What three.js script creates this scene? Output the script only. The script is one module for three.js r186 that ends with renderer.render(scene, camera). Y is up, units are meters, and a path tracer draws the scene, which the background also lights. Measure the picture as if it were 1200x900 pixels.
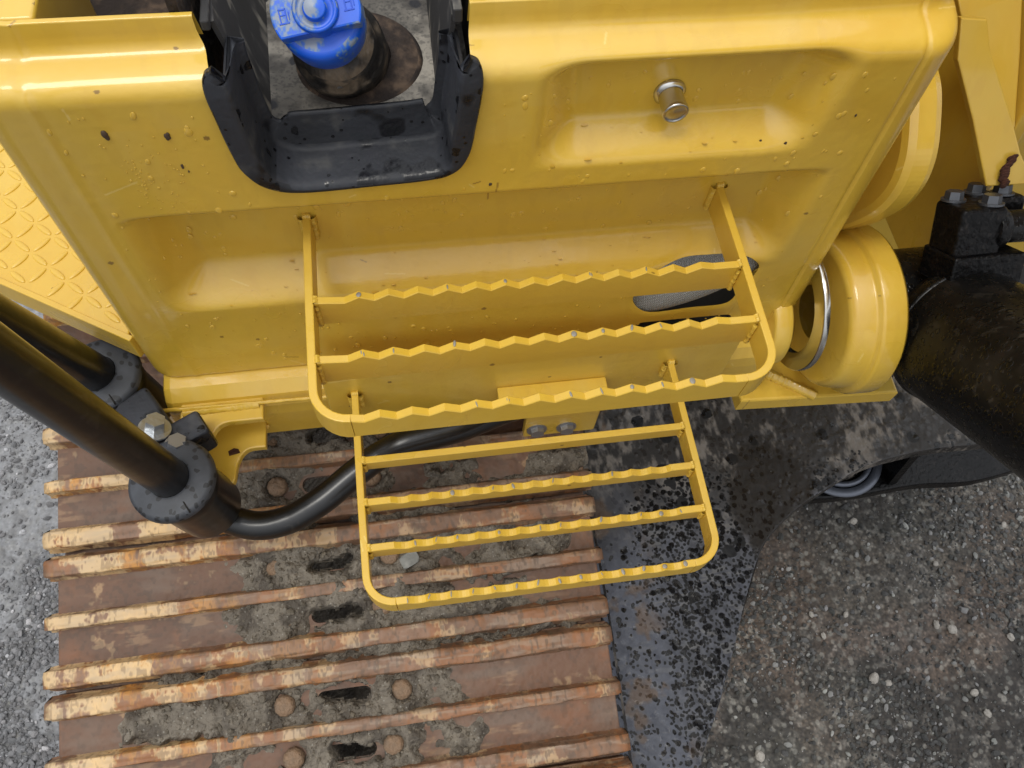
import * as THREE from 'three';
import { RoundedBoxGeometry } from 'three/addons/geometries/RoundedBoxGeometry.js';
import { mergeGeometries } from 'three/addons/utils/BufferGeometryUtils.js';

// ---------------------------------------------------------------- camera, sky, sun, exposure
const H = 2.3;                                   // eye height; heights below are measured from the eye and negative downwards
const scene = new THREE.Scene();
const camera = new THREE.PerspectiveCamera(50.23, 4 / 3, 0.05, 400);
camera.position.set(0, H, 0);
camera.up.set(0.0992, 0.4503, -0.8874);
camera.lookAt(0.11422, H - 0.89088, -0.43946);

const skyW = 128, skyH = 64, skyData = new Float32Array(skyW * skyH * 4);
for (let j = 0; j < skyH; j++) for (let i = 0; i < skyW; i++) {
  const el = ((j + 0.5) / skyH - 0.5) * Math.PI, az = ((i + 0.5) / skyW) * Math.PI * 2;
  const s = Math.max(0, Math.sin(el));
  const cloud = 1 + 0.10 * Math.sin(az * 2 + 3 * el) * Math.cos(el) + 0.06 * Math.sin(az * 5 - 7 * el) * Math.cos(el);
  const k = (0.27 + 0.99 * s) * cloud, o = (j * skyW + i) * 4;
  skyData[o] = 0.97 * k; skyData[o + 1] = 1.0 * k; skyData[o + 2] = 1.05 * k; skyData[o + 3] = 1;
}
const sky = new THREE.DataTexture(skyData, skyW, skyH, THREE.RGBAFormat, THREE.FloatType);
sky.mapping = THREE.EquirectangularReflectionMapping; sky.magFilter = THREE.LinearFilter; sky.minFilter = THREE.LinearFilter;
sky.wrapS = THREE.RepeatWrapping; sky.needsUpdate = true;
scene.background = sky; scene.environment = sky;
scene.backgroundIntensity = 1; scene.environmentIntensity = 1;

const sun = new THREE.DirectionalLight(0xfffaf0, 0.8);
sun.position.set(-2.0, H + 6.0, 0.6); sun.target.position.set(0, 1, -0.4);
sun.castShadow = true; sun.shadow.radius = 34; sun.shadow.mapSize.set(2048, 2048);
Object.assign(sun.shadow.camera, { left: -4, right: 4, top: 4, bottom: -4, near: 0.5, far: 14 });
scene.add(sun, sun.target);

const renderer = new THREE.WebGLRenderer({ antialias: true });
renderer.toneMapping = THREE.LinearToneMapping;
renderer.toneMappingExposure = 1.5;
renderer.shadowMap.enabled = true;

// ---------------------------------------------------------------- random numbers, noise, textures
function rng(seed) { let a = seed >>> 0; return () => { a = (a + 0x6d2b79f5) >>> 0; let t = Math.imul(a ^ (a >>> 15), 1 | a); t = (t + Math.imul(t ^ (t >>> 7), 61 | t)) ^ t; return ((t ^ (t >>> 14)) >>> 0) / 4294967296; }; }
const LAT = 256, lat = new Float32Array(LAT * LAT); { const r = rng(7); for (let i = 0; i < lat.length; i++) lat[i] = r(); }
const sm = (t) => t * t * (3 - 2 * t), mix = (a, b, t) => a + (b - a) * t, clamp = (x, a = 0, b = 1) => Math.min(b, Math.max(a, x));
const step = (a, b, x) => sm(clamp((x - a) / (b - a)));
function noise(x, y, per = 256, sd = 0) {                         // smooth value noise, repeats every per cells
  const xi = Math.floor(x), yi = Math.floor(y), fx = sm(x - xi), fy = sm(y - yi), m = (v) => ((v % per) + per) % per;
  const g = (a, b) => lat[((m(b) + sd * 17) & 255) * LAT + ((m(a) + sd * 53) & 255)];
  return mix(mix(g(xi, yi), g(xi + 1, yi), fx), mix(g(xi, yi + 1), g(xi + 1, yi + 1), fx), fy);
}
function fbm(u, v, f, oct = 4, sd = 0) { let s = 0, a = 0.5, n = 0; for (let k = 0; k < oct; k++) { s += a * noise(u * f, v * f, f, sd + k * 3); n += a; a *= 0.5; f *= 2; } return s / n; }
function cells(u, v, f, sd = 0) {                                  // distance to the nearest of scattered points, and a random value of it
  const x = u * f, y = v * f, xi = Math.floor(x), yi = Math.floor(y), m = (k) => ((k % f) + f) % f; let best = 9, id = 0;
  for (let b = -1; b <= 1; b++) for (let a = -1; a <= 1; a++) {
    const cx = m(xi + a), cy = m(yi + b), i = ((cy + sd * 31) & 255) * LAT + ((cx + sd * 57) & 255), px = xi + a + lat[i], py = yi + b + lat[(i * 7 + 13) % lat.length];
    const d = Math.hypot(px - x, py - y); if (d < best) { best = d; id = lat[(i * 3 + 101) % lat.length]; }
  }
  return [best, id];
}
function tex(w, h, fn, color = true) {                             // fn(u, v) gives sRGB 0..1 (colour) or plain values
  const d = new Uint8Array(w * h * 4);
  for (let j = 0; j < h; j++) for (let i = 0; i < w; i++) {
    const c = fn((i + 0.5) / w, (j + 0.5) / h), o = (j * w + i) * 4, a = c.length ? c : [c, c, c];
    d[o] = 255 * clamp(a[0]); d[o + 1] = 255 * clamp(a[1]); d[o + 2] = 255 * clamp(a[2]); d[o + 3] = 255;
  }
  const t = new THREE.DataTexture(d, w, h, THREE.RGBAFormat);
  t.wrapS = t.wrapT = THREE.RepeatWrapping; t.magFilter = THREE.LinearFilter; t.minFilter = THREE.LinearMipmapLinearFilter; t.generateMipmaps = true;
  if (color) t.colorSpace = THREE.SRGBColorSpace;
  t.needsUpdate = true; return t;
}
const mixc = (a, b, t) => [mix(a[0], b[0], t), mix(a[1], b[1], t), mix(a[2], b[2], t)];
const rgb = (r, g, b) => [r / 255, g / 255, b / 255];
const rep = (t, x, y = x) => { t.repeat.set(x, y); return t; };

// ---------------------------------------------------------------- materials
const M = {};
{
  const scr = []; { const R = rng(404); for (let k = 0; k < 46; k++) { const x = R(), y = R(), t = R() * 3.1, l = 0.006 + 0.03 * R() ** 2; scr.push([x, y, x + l * Math.cos(t), y + l * Math.sin(t), R() < 0.4 ? 1 : 0]); } }
  const col = tex(1024, 1024, (u, v) => {
    const a = fbm(u, v, 5, 5, 1), b = fbm(u, v, 40, 3, 2), st = 0.5 * fbm(u * 2, v * 0.5, 16, 3, 5) + 0.5 * fbm(u, v, 6, 3, 15);
    let c = mixc(rgb(210, 170, 54), rgb(216, 179, 68), a);
    c = mixc(c, rgb(202, 156, 42), 0.5 * step(0.56, 0.72, a) * b);
    c = mixc(c, rgb(210, 180, 98), 0.32 * step(0.48, 0.74, st));           // dried dust film and run marks
    c = mixc(c, rgb(200, 160, 60), 0.2 * step(0.6, 0.7, fbm(u * 3, v, 30, 3, 45)));
    const [d, id] = cells(u, v, 24, 4); if (id > 0.94 && d < 0.03 + 0.05 * b) c = mixc(c, rgb(95, 66, 28), 0.6);
    for (const q of scr) { const bx = q[2] - q[0], by = q[3] - q[1], px = u - q[0], py = v - q[1]; if (px * px + py * py > 0.0016) continue; const t = clamp((px * bx + py * by) / (bx * bx + by * by)), e = Math.hypot(px - t * bx, py - t * by); if (e < 0.0009) c = mixc(c, q[4] ? rgb(120, 84, 34) : rgb(232, 208, 140), 0.5); }
    return c;
  });
  const rough = tex(1024, 1024, (u, v) => { const w = fbm(u, v, 14, 4, 9), w2 = fbm(u, v, 5, 3, 12); return 0.36 + 0.14 * fbm(u, v, 60, 2, 3) - 0.2 * step(0.5, 0.6, w) * step(0.45, 0.6, w2); }, false);
  const bump = tex(512, 512, (u, v) => 0.6 * fbm(u, v, 12, 3, 2) + 0.4 * fbm(u, v, 70, 2, 6), false);
  M.yellow = new THREE.MeshPhysicalMaterial({ map: col, roughnessMap: rough, roughness: 1, bumpMap: rep(bump, 2), bumpScale: 0.0006, clearcoat: 0.6, clearcoatRoughness: 0.10 });
  M.edge = new THREE.MeshPhysicalMaterial({ map: col, color: 0xfaf9f2, roughnessMap: rough, roughness: 1, bumpMap: bump, bumpScale: 0.0005, clearcoat: 0.3, clearcoatRoughness: 0.25 });
  M.weld = new THREE.MeshPhysicalMaterial({ map: col, roughness: 0.4, bumpMap: rep(tex(256, 256, (u, v) => fbm(u, v, 24, 3, 8), false), 4), bumpScale: 0.004, clearcoat: 0.4, clearcoatRoughness: 0.2 });
}
{ // black rubber / plastic with wet spots
  const spot = (u, v) => { const [d, id] = cells(u, v, 22, 3), [e, ie] = cells(u, v, 60, 6), w = 0.25 * fbm(u, v, 50, 3, 4); return Math.max(id > 0.80 ? step(0.50, 0.44, d + 2.2 * w * id) : 0, ie > 0.86 ? step(0.40, 0.34, e + 1.6 * w) : 0, 0.8 * step(0.62, 0.66, fbm(u, v, 7, 4, 33))); };
  const col = tex(1024, 1024, (u, v) => { const w = spot(u, v), d = fbm(u, v, 9, 5, 7); let c = mixc(rgb(34, 35, 38), rgb(60, 62, 68), fbm(u, v, 6, 4, 5)); c = mixc(c, rgb(120, 116, 106), 0.35 * step(0.6, 0.75, d)); return mixc(c, rgb(15, 15, 17), 0.85 * w); });
  const rough = tex(512, 512, (u, v) => 0.52 + 0.12 * fbm(u, v, 30, 3, 2) - 0.4 * spot(u, v), false);
  M.rubber = new THREE.MeshPhysicalMaterial({ specularIntensity: 0.55, map: rep(col, 2.2), roughnessMap: rep(rough, 2.2), roughness: 1, bumpMap: rep(tex(256, 256, (u, v) => fbm(u, v, 32, 3, 2), false), 6), bumpScale: 0.0006 });
  M.rubberDusty = new THREE.MeshStandardMaterial({ map: rep(tex(512, 512, (u, v) => { const [d, id] = cells(u, v, 17, 23), w = 0.5 * (fbm(u, v, 24, 3, 4) - 0.5), c = mixc(rgb(40, 42, 46), rgb(66, 69, 75), fbm(u, v, 8, 4, 5)); return mixc(c, rgb(16, 16, 18), 0.85 * (id > 0.72 ? step(0.46, 0.40, d + w) : 0)); }), 8), roughness: 0.55 });
  M.rubberDark = new THREE.MeshPhysicalMaterial({ specularIntensity: 0.55, map: rep(col.clone(), 1.4), color: 0x4c4c4e, roughness: 0.55 });
  const dust = tex(512, 512, (u, v) => { const d = fbm(u, v, 7, 5, 11), s = fbm(u * 1, v * 0.3, 24, 3, 9); return mixc(rgb(40, 40, 43), rgb(140, 134, 122), 0.15 + 0.75 * step(0.5, 0.74, 0.6 * d + 0.4 * s)); });
  M.dustyBlack = new THREE.MeshPhysicalMaterial({ specularIntensity: 0.55, map: rep(dust, 4), roughness: 0.7 });
  const floor = tex(512, 512, (u, v) => { const d = fbm(u, v, 6, 5, 21), g = fbm(u, v, 90, 2, 4); let c = mixc(rgb(92, 88, 82), rgb(152, 145, 133), step(0.3, 0.7, d)); c = mixc(c, rgb(56, 54, 52), 0.8 * step(0.5, 0.75, g) * (1 - d)); c = mixc(c, rgb(60, 57, 54), 0.7 * step(0.55, 0.68, fbm(u, v, 5, 4, 71))); const [q, id] = cells(u, v, 8, 9); if (id > 0.6) c = mixc(c, rgb(45, 45, 48), step(0.3, 0.22, q + 0.1 * g)); return c; });
  M.dustyFloor = new THREE.MeshStandardMaterial({ map: rep(floor, 4.5), roughness: 0.85, bumpMap: rep(tex(256, 256, (u, v) => fbm(u, v, 30, 4, 5), false), 5), bumpScale: 0.002 });
  const gas = tex(256, 256, (u, v) => mixc(rgb(40, 31, 26), rgb(98, 80, 64), step(0.35, 0.8, fbm(u, v, 8, 5, 31))));
  M.gasket = new THREE.MeshStandardMaterial({ map: rep(gas, 8), roughness: 0.9, bumpMap: rep(tex(256, 256, (u, v) => fbm(u, v, 20, 4, 3), false), 8), bumpScale: 0.002 });
  const ringMap = tex(256, 256, (u, v) => mixc(rgb(26, 23, 21), rgb(104, 90, 74), step(0.40, 0.72, fbm(u, v, 10, 5, 37))));
  M.crinkle = new THREE.MeshStandardMaterial({ map: rep(ringMap, 6), roughness: 0.6, bumpMap: rep(tex(256, 256, (u, v) => Math.abs(fbm(u, v, 22, 3, 7) - 0.5), false), 7), bumpScale: 0.002 });
}
{ // blue plastic cap with dust
  const c = tex(512, 512, (u, v) => { const d = fbm(u, v, 5, 5, 41), g = fbm(u, v, 60, 2, 3); return mixc(mixc(rgb(8, 76, 192), rgb(16, 94, 214), fbm(u, v, 9, 3, 2)), rgb(158, 148, 132), 0.75 * step(0.58, 0.76, d + 0.28 * (g - 0.5))); });
  M.blueCap = new THREE.MeshStandardMaterial({ map: rep(c, 7), roughness: 0.38 });
  M.blueRelief = new THREE.MeshStandardMaterial({ map: rep(c.clone(), 9), color: 0xd8e2f2, roughness: 0.5 });
}
M.oilySteel = new THREE.MeshStandardMaterial({ color: 0x5e6064, metalness: 0.7, roughness: 0.38 });
M.zinc = new THREE.MeshStandardMaterial({ color: 0xb4b7ba, metalness: 0.9, roughness: 0.34, roughnessMap: null, bumpMap: rep(tex(128, 128, (u, v) => fbm(u, v, 16, 3, 2), false), 20), bumpScale: 0.0006 });
M.chrome = new THREE.MeshStandardMaterial({ color: 0xc8c6c0, metalness: 1, roughness: 0.2 });
M.dullZinc = new THREE.MeshStandardMaterial({ color: 0x9b9c9e, metalness: 0.8, roughness: 0.4 });
M.rust = new THREE.MeshStandardMaterial({ map: rep(tex(256, 256, (u, v) => mixc(rgb(48, 26, 17), rgb(92, 50, 28), fbm(u, v, 12, 4, 3))), 14), roughness: 0.9 });
M.chip = new THREE.MeshStandardMaterial({ color: 0x8a857c, metalness: 0.5, roughness: 0.5 });
M.chipDark = new THREE.MeshStandardMaterial({ color: 0x4a3a2c, roughness: 0.7 });
M.void = new THREE.MeshStandardMaterial({ color: 0x15120e, roughness: 0.9 });
{ // black paint of rails and hydraulic cylinder: glossy, with droplets in the bump
  const drop = (u, v) => { const [d, id] = cells(u, v, 46, 5), [e, ie] = cells(u, v, 90, 8); return Math.max(id > 0.55 ? step(0.36, 0.24, d) : 0, ie > 0.6 ? 0.6 * step(0.34, 0.22, e) : 0); };
  const b = tex(1024, 1024, (u, v) => 0.55 * drop(u, v) + 0.25 * fbm(u, v, 30, 3, 3), false);
  const col = tex(1024, 1024, (u, v) => { const d = fbm(u, v, 8, 5, 17), s = fbm(u, v, 60, 2, 4); let c = mixc(rgb(10, 10, 10), rgb(24, 23, 22), d); c = mixc(c, rgb(52, 46, 40), 0.35 * step(0.58, 0.75, fbm(u, v, 18, 4, 27))); return mixc(c, rgb(92, 84, 72), 0.5 * step(0.7, 0.78, s) * d); });
  const ro = tex(512, 512, (u, v) => 0.24 + 0.16 * fbm(u, v, 18, 4, 3) - 0.14 * drop(u, v), false);
  M.blackWet = new THREE.MeshPhysicalMaterial({ specularIntensity: 0.55, map: rep(col, 2), roughnessMap: rep(ro, 2), roughness: 1, bumpMap: rep(b, 2), bumpScale: 0.0011 });
  M.rail = new THREE.MeshPhysicalMaterial({ map: rep(col.clone(), 2), color: 0xc0c0c8, roughness: 0.34, specularIntensity: 0.8, bumpMap: rep(tex(256, 256, (u, v) => fbm(u, v, 12, 3, 2), false), 3), bumpScale: 0.0008, clearcoat: 0.35, clearcoatRoughness: 0.2 });
  M.castIron = new THREE.MeshPhysicalMaterial({ specularIntensity: 0.55, map: rep(col.clone(), 4), color: 0xd8d8e4, roughness: 0.4, metalness: 0.25, bumpMap: rep(tex(256, 256, (u, v) => fbm(u, v, 24, 4, 6), false), 7), bumpScale: 0.002 });
}
{ // track steel
  const plate = tex(1024, 1024, (u, v) => {
    const a = fbm(u, v, 6, 5, 3), b = fbm(u, v, 24, 4, 8), g = fbm(u, v, 120, 2, 5);
    let c = mixc(rgb(84, 62, 48), rgb(116, 82, 60), a);
    c = mixc(c, rgb(108, 92, 80), 0.7 * step(0.46, 0.70, 0.6 * fbm(u, v, 11, 5, 44) + 0.4 * fbm(u * 0.5, v * 3, 16, 3, 47)));      // dried mud wash, scraped lengthwise
    c = mixc(c, rgb(132, 84, 52), 0.55 * step(0.54, 0.76, 0.7 * fbm(u, v, 14, 5, 14) + 0.3 * b));
    c = mixc(c, rgb(150, 122, 92), 0.5 * step(0.58, 0.70, fbm(u * 0.5, v * 2, 40, 4, 61)) * step(0.42, 0.6, fbm(u, v, 8, 3, 62)));
    c = mixc(c, rgb(172, 142, 104), 0.7 * step(0.66, 0.75, 0.75 * fbm(u, v, 26, 5, 19) + 0.25 * g));
    c = mixc(c, rgb(66, 54, 44), 0.4 * step(0.52, 0.74, g) * (1 - 0.7 * a));
    return c;
  });
  M.shoe = new THREE.MeshStandardMaterial({ map: plate, roughness: 0.62, bumpMap: tex(512, 512, (u, v) => 0.6 * fbm(u, v, 30, 4, 3) + 0.4 * fbm(u, v, 110, 2, 4), false), bumpScale: 0.003 });
  M.bolt = new THREE.MeshStandardMaterial({ map: rep(tex(256, 256, (u, v) => mixc(rgb(96, 82, 68), rgb(136, 108, 82), fbm(u, v, 8, 5, 15))), 6), roughness: 0.75, bumpMap: rep(tex(256, 256, (u, v) => fbm(u, v, 16, 4, 25), false), 8), bumpScale: 0.004 });
  const gr = tex(2048, 512, (u, v) => {                             // u runs along the bar (0.8 m), v is a strip per bar
    const a = fbm(u * 2, v, 16, 5, 23), b = fbm(u * 2, v, 28, 4, 29), g = fbm(u * 2, v, 100, 2, 3), left = step(0.62, 0.12, u);
    const lng = fbm(u * 0.5, v * 3, 40, 4, 63);
    let c = mixc(rgb(100, 76, 58), rgb(138, 102, 76), b);
    c = mixc(c, rgb(140, 90, 52), 0.7 * step(0.46, 0.68, fbm(u * 2, v, 20, 4, 35)));
    c = mixc(c, rgb(200, 140, 66), left * 0.85 * step(0.40, 0.62, 0.7 * fbm(u * 2, v, 14, 4, 33) + 0.3 * g));
    c = mixc(c, rgb(210, 182, 136), step(0.55 - 0.10 * left, 0.62 - 0.09 * left, 0.62 * a + 0.2 * g + 0.18 * lng) * (0.48 + 0.30 * left));
    c = mixc(c, rgb(150, 138, 124), 0.4 * step(0.56, 0.68, lng) * (1 - 0.5 * left));
    c = mixc(c, rgb(80, 64, 50), 0.5 * step(0.56, 0.72, g) * (1 - 0.35 * left));
    return c;
  });
  M.grouser = new THREE.MeshStandardMaterial({ map: gr, roughness: 0.55, bumpMap: tex(1024, 256, (u, v) => 0.7 * fbm(u, v, 30, 4, 3) + 0.3 * fbm(u, v, 120, 2, 4), false), bumpScale: 0.004 });
  const mud = tex(1024, 1024, (u, v) => { const a = fbm(u, v, 8, 5, 43), g = fbm(u, v, 70, 3, 5), [d, id] = cells(u, v, 90, 4); let c = mixc(rgb(82, 75, 66), rgb(128, 119, 105), a * 0.6 + g * 0.5); c = mixc(c, rgb(62, 55, 47), 0.7 * step(0.52, 0.68, fbm(u, v, 14, 3, 47))); if (id > 0.88) c = mixc(c, rgb(150, 147, 138), 0.6 * step(0.26, 0.16, d)); return c; });
  M.mud = new THREE.MeshStandardMaterial({ map: rep(mud, 2.2), roughness: 0.8, bumpMap: rep(tex(512, 512, (u, v) => fbm(u, v, 60, 4, 5), false), 3), bumpScale: 0.006 });
}

// ---------------------------------------------------------------- geometry helpers (coordinates: x right, y from the eye, z towards the front)
const V = (x, y, z) => new THREE.Vector3(x, y, z);
function uvBox(g, s = 1) {                                          // metre-sized uv from the dominant normal of every face
  if (g.index) g = g.toNonIndexed();
  for (const k of Object.keys(g.attributes)) if (!['position', 'normal', 'uv'].includes(k)) g.deleteAttribute(k);
  const p = g.attributes.position, n = new Float32Array(p.count * 2), a = V(), b = V(), c = V();
  for (let i = 0; i < p.count; i += 3) {
    a.fromBufferAttribute(p, i); b.fromBufferAttribute(p, i + 1); c.fromBufferAttribute(p, i + 2);
    const m = b.clone().sub(a).cross(c.clone().sub(a)), ax = Math.abs(m.x), ay = Math.abs(m.y), az = Math.abs(m.z);
    [a, b, c].forEach((q, k) => { const t = (i + k) * 2; if (ax >= ay && ax >= az) { n[t] = q.z * s; n[t + 1] = q.y * s; } else if (ay >= az) { n[t] = q.x * s; n[t + 1] = q.z * s; } else { n[t] = q.x * s; n[t + 1] = q.y * s; } });
  }
  g.setAttribute('uv', new THREE.BufferAttribute(n, 2));
  if (!g.attributes.normal) g.computeVertexNormals();
  return g;
}
const box = (x0, x1, y0, y1, z0, z1, r = 0.003, seg = 2) => { const g = new RoundedBoxGeometry(Math.abs(x1 - x0), Math.abs(y1 - y0), Math.abs(z1 - z0), seg, r); g.translate((x0 + x1) / 2, (y0 + y1) / 2, (z0 + z1) / 2); return g; };
function extXZ(pts, y0, y1, bev = 0.0015, holes = []) {             // outline in (x, z), lifted from y0 to y1
  const s = pts instanceof THREE.Shape ? pts : new THREE.Shape(pts.map(([x, z]) => new THREE.Vector2(x, -z)));
  for (const h of holes) s.holes.push(new THREE.Path(h.map(([x, z]) => new THREE.Vector2(x, -z))));
  const g = new THREE.ExtrudeGeometry(s, { depth: y1 - y0 - 2 * bev, bevelEnabled: bev > 0, bevelThickness: bev, bevelSize: bev, bevelOffset: -bev, bevelSegments: 2, curveSegments: 10 });
  g.rotateX(-Math.PI / 2); g.translate(0, y0 + bev, 0); return g;
}
function extXY(pts, z0, z1, bev = 0.001) {                          // outline in (x, y), thick from z0 to z1
  const g = new THREE.ExtrudeGeometry(new THREE.Shape(pts.map(([x, y]) => new THREE.Vector2(x, y))), { depth: z1 - z0 - 2 * bev, bevelEnabled: bev > 0, bevelThickness: bev, bevelSize: bev, bevelOffset: -bev, bevelSegments: 1 });
  g.translate(0, 0, z0 + bev); return g;
}
function extZY(pts, x0, x1, bev = 0.002) {                          // outline in (z, y), thick from x0 to x1
  const g = new THREE.ExtrudeGeometry(new THREE.Shape(pts.map(([z, y]) => new THREE.Vector2(-z, y))), { depth: x1 - x0 - 2 * bev, bevelEnabled: bev > 0, bevelThickness: bev, bevelSize: bev, bevelOffset: -bev, bevelSegments: 2 });
  g.rotateY(Math.PI / 2); g.translate(x0 + bev, 0, 0); return g;
}
function along(g, from, dir) { const q = new THREE.Quaternion().setFromUnitVectors(V(0, 1, 0), dir.clone().normalize()); g.applyQuaternion(q); g.translate(from.x, from.y, from.z); return g; }
const lathe = (prof, from, dir, seg = 40) => along(new THREE.LatheGeometry(prof.map(([r, h]) => new THREE.Vector2(r, h)), seg), from, dir);
const rod = (a, b, r, r1 = r, seg = 24) => lathe([[0, 0], [r * 0.96, 0], [r, r * 0.04], [r1, a.distanceTo(b) - r1 * 0.04], [r1 * 0.96, a.distanceTo(b)], [0, a.distanceTo(b)]], a, b.clone().sub(a), seg);
function tube(pts, r, seg = 80, rad = 18, tension = 0.5) { return new THREE.TubeGeometry(new THREE.CatmullRomCurve3(pts, false, 'catmullrom', tension), seg, r, rad, false); }
function hexHead(c, dir, r, h, washer = 1.35) {
  const gs = [new THREE.CylinderGeometry(r * 0.93, r, h, 6).translate(0, h / 2 + r * 0.22, 0)];
  if (washer) gs.push(new THREE.CylinderGeometry(r * washer, r * washer, r * 0.22, 28).translate(0, r * 0.11, 0));
  return gs.map((g) => along(g.toNonIndexed(), c, dir)).map((g) => { g.computeVertexNormals(); return g; });
}
function weld(a, b, r, seed, seg = 40) {                             // a lumpy weld bead
  const R = rng(seed), g = new THREE.TubeGeometry(new THREE.LineCurve3(a, b), seg, r, 8), p = g.attributes.position, n = g.attributes.normal, k = [];
  for (let i = 0; i <= seg; i++) k.push(0.85 + 0.22 * R() + 0.06 * Math.sin(i * 1.9));
  for (let i = 0; i < p.count; i++) { const f = (k[Math.floor(i / 9)] - 1) * r; p.setXYZ(i, p.getX(i) + n.getX(i) * f, p.getY(i) + n.getY(i) * f, p.getZ(i) + n.getZ(i) * f); }
  g.computeVertexNormals(); return g;
}
const stadium = (x0, z0, x1, z1, r, n = 10) => { const a = Math.atan2(z1 - z0, x1 - x0), o = []; for (let i = 0; i <= n; i++) { const t = a - Math.PI / 2 + (Math.PI * i) / n; o.push([x1 + r * Math.cos(t), z1 + r * Math.sin(t)]); } for (let i = 0; i <= n; i++) { const t = a + Math.PI / 2 + (Math.PI * i) / n; o.push([x0 + r * Math.cos(t), z0 + r * Math.sin(t)]); } return o; };

// ---------------------------------------------------------------- naming and placing
const taken = {};
function numbered(name) { const n = taken[name] = (taken[name] ?? -1) + 1; return n ? `${name}_${String(n).padStart(3, '0')}` : name; }
function tag(o, label, category, group, kind) { o.userData.label = label; if (category) o.userData.category = category; if (group) o.userData.group = group; if (kind) o.userData.kind = kind; return o; }
function mesh(name, g, m) { const o = new THREE.Mesh(g, m); o.name = numbered(name); o.castShadow = o.receiveShadow = true; return o; }
const BASE = V(-0.15, 0, -0.5);                                     // the excavator's base, on the ground under its near track
const excavator = new THREE.Group(); excavator.name = numbered('excavator'); excavator.position.copy(BASE); scene.add(excavator);
tag(excavator, 'yellow tracked excavator with two serrated access steps below its storage box', 'excavator');
function holder(name, label, parent = excavator) { const g = new THREE.Group(); g.name = numbered(name); if (label) g.userData.label = label; parent.add(g); return g; }
function part(name, geoms, m, parent = excavator, label, uvs = 1) {   // shapes in eye coordinates, joined into one mesh
  const list = [geoms].flat().map((g) => (uvs ? uvBox(g, uvs) : g));
  const g = list.length > 1 ? mergeGeometries(list) : list[0];
  g.translate(-BASE.x, H - BASE.y, -BASE.z);
  const o = mesh(name, g, m); if (label) o.userData.label = label; parent.add(o); return o;
}

// ================================================================ EXCAVATOR: storage box with pressed front panel
const ZP = -0.528;                                                  // front face of the panel
function segDist(px, py, poly) {                                    // signed distance to a polygon (inside negative) and its nearest point
  let best = 9, q = null, inside = false;
  for (let i = 0, j = poly.length - 1; i < poly.length; j = i++) {
    const [ax, ay] = poly[j], [bx, by] = poly[i], t = clamp(((px - ax) * (bx - ax) + (py - ay) * (by - ay)) / ((bx - ax) ** 2 + (by - ay) ** 2)), x = ax + t * (bx - ax), y = ay + t * (by - ay), d = Math.hypot(px - x, py - y);
    if (d < best) { best = d; q = [x, y]; }
    if (ay > py !== by > py && px < ((bx - ax) * (py - ay)) / (by - ay) + ax) inside = !inside;
  }
  return [inside ? -best : best, q];
}
const storage = holder('storage_box', 'yellow pressed steel storage box front with recesses and water drops');
const slotA = new THREE.CatmullRomCurve3([[0.281, -0.870], [0.282, -0.845], [0.291, -0.812], [0.322, -0.797], [0.367, -0.795], [0.402, -0.797], [0.420, -0.803], [0.431, -0.817], [0.430, -0.838], [0.422, -0.866], [0.414, -0.896], [0.365, -0.900], [0.305, -0.901]].map(([x, y]) => new THREE.Vector3(x, y, 0)), true, 'centripetal').getPoints(70).slice(0, 70).map((p) => [p.x, p.y]), slotB = stadium(0.305, -0.935, 0.42, -0.9345, 0.010);
const opening = [[-0.149, -0.3], [-0.1445, -0.468], [-0.140, -0.482], [-0.132, -0.50], [-0.125, -0.588], [-0.105, -0.6035], [-0.088, -0.606], [-0.02, -0.604], [0.03, -0.601], [0.047, -0.596], [0.060, -0.580], [0.066, -0.50], [0.070, -0.485], [0.072, -0.468], [0.075, -0.3]];
function recess(x, y) {
  // upper right pocket: back wall, then a ramp that looks up
  const sx = step(0.124, 0.176, x) * step(0.419, 0.366, x - 0.10 * (y + 0.55));
  const r1 = 0.036 * sx * step(-0.483, -0.515, y) * step(-0.611, -0.576, y);
  const sx2 = step(-0.270, -0.214, x) * step(0.454, 0.404, x);
  const r2 = 0.042 * sx2 * step(-0.639, -0.655, y) * step(-0.808, -0.765, y);
  return r1 + r2;
}
const hash = rng(11);
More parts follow.
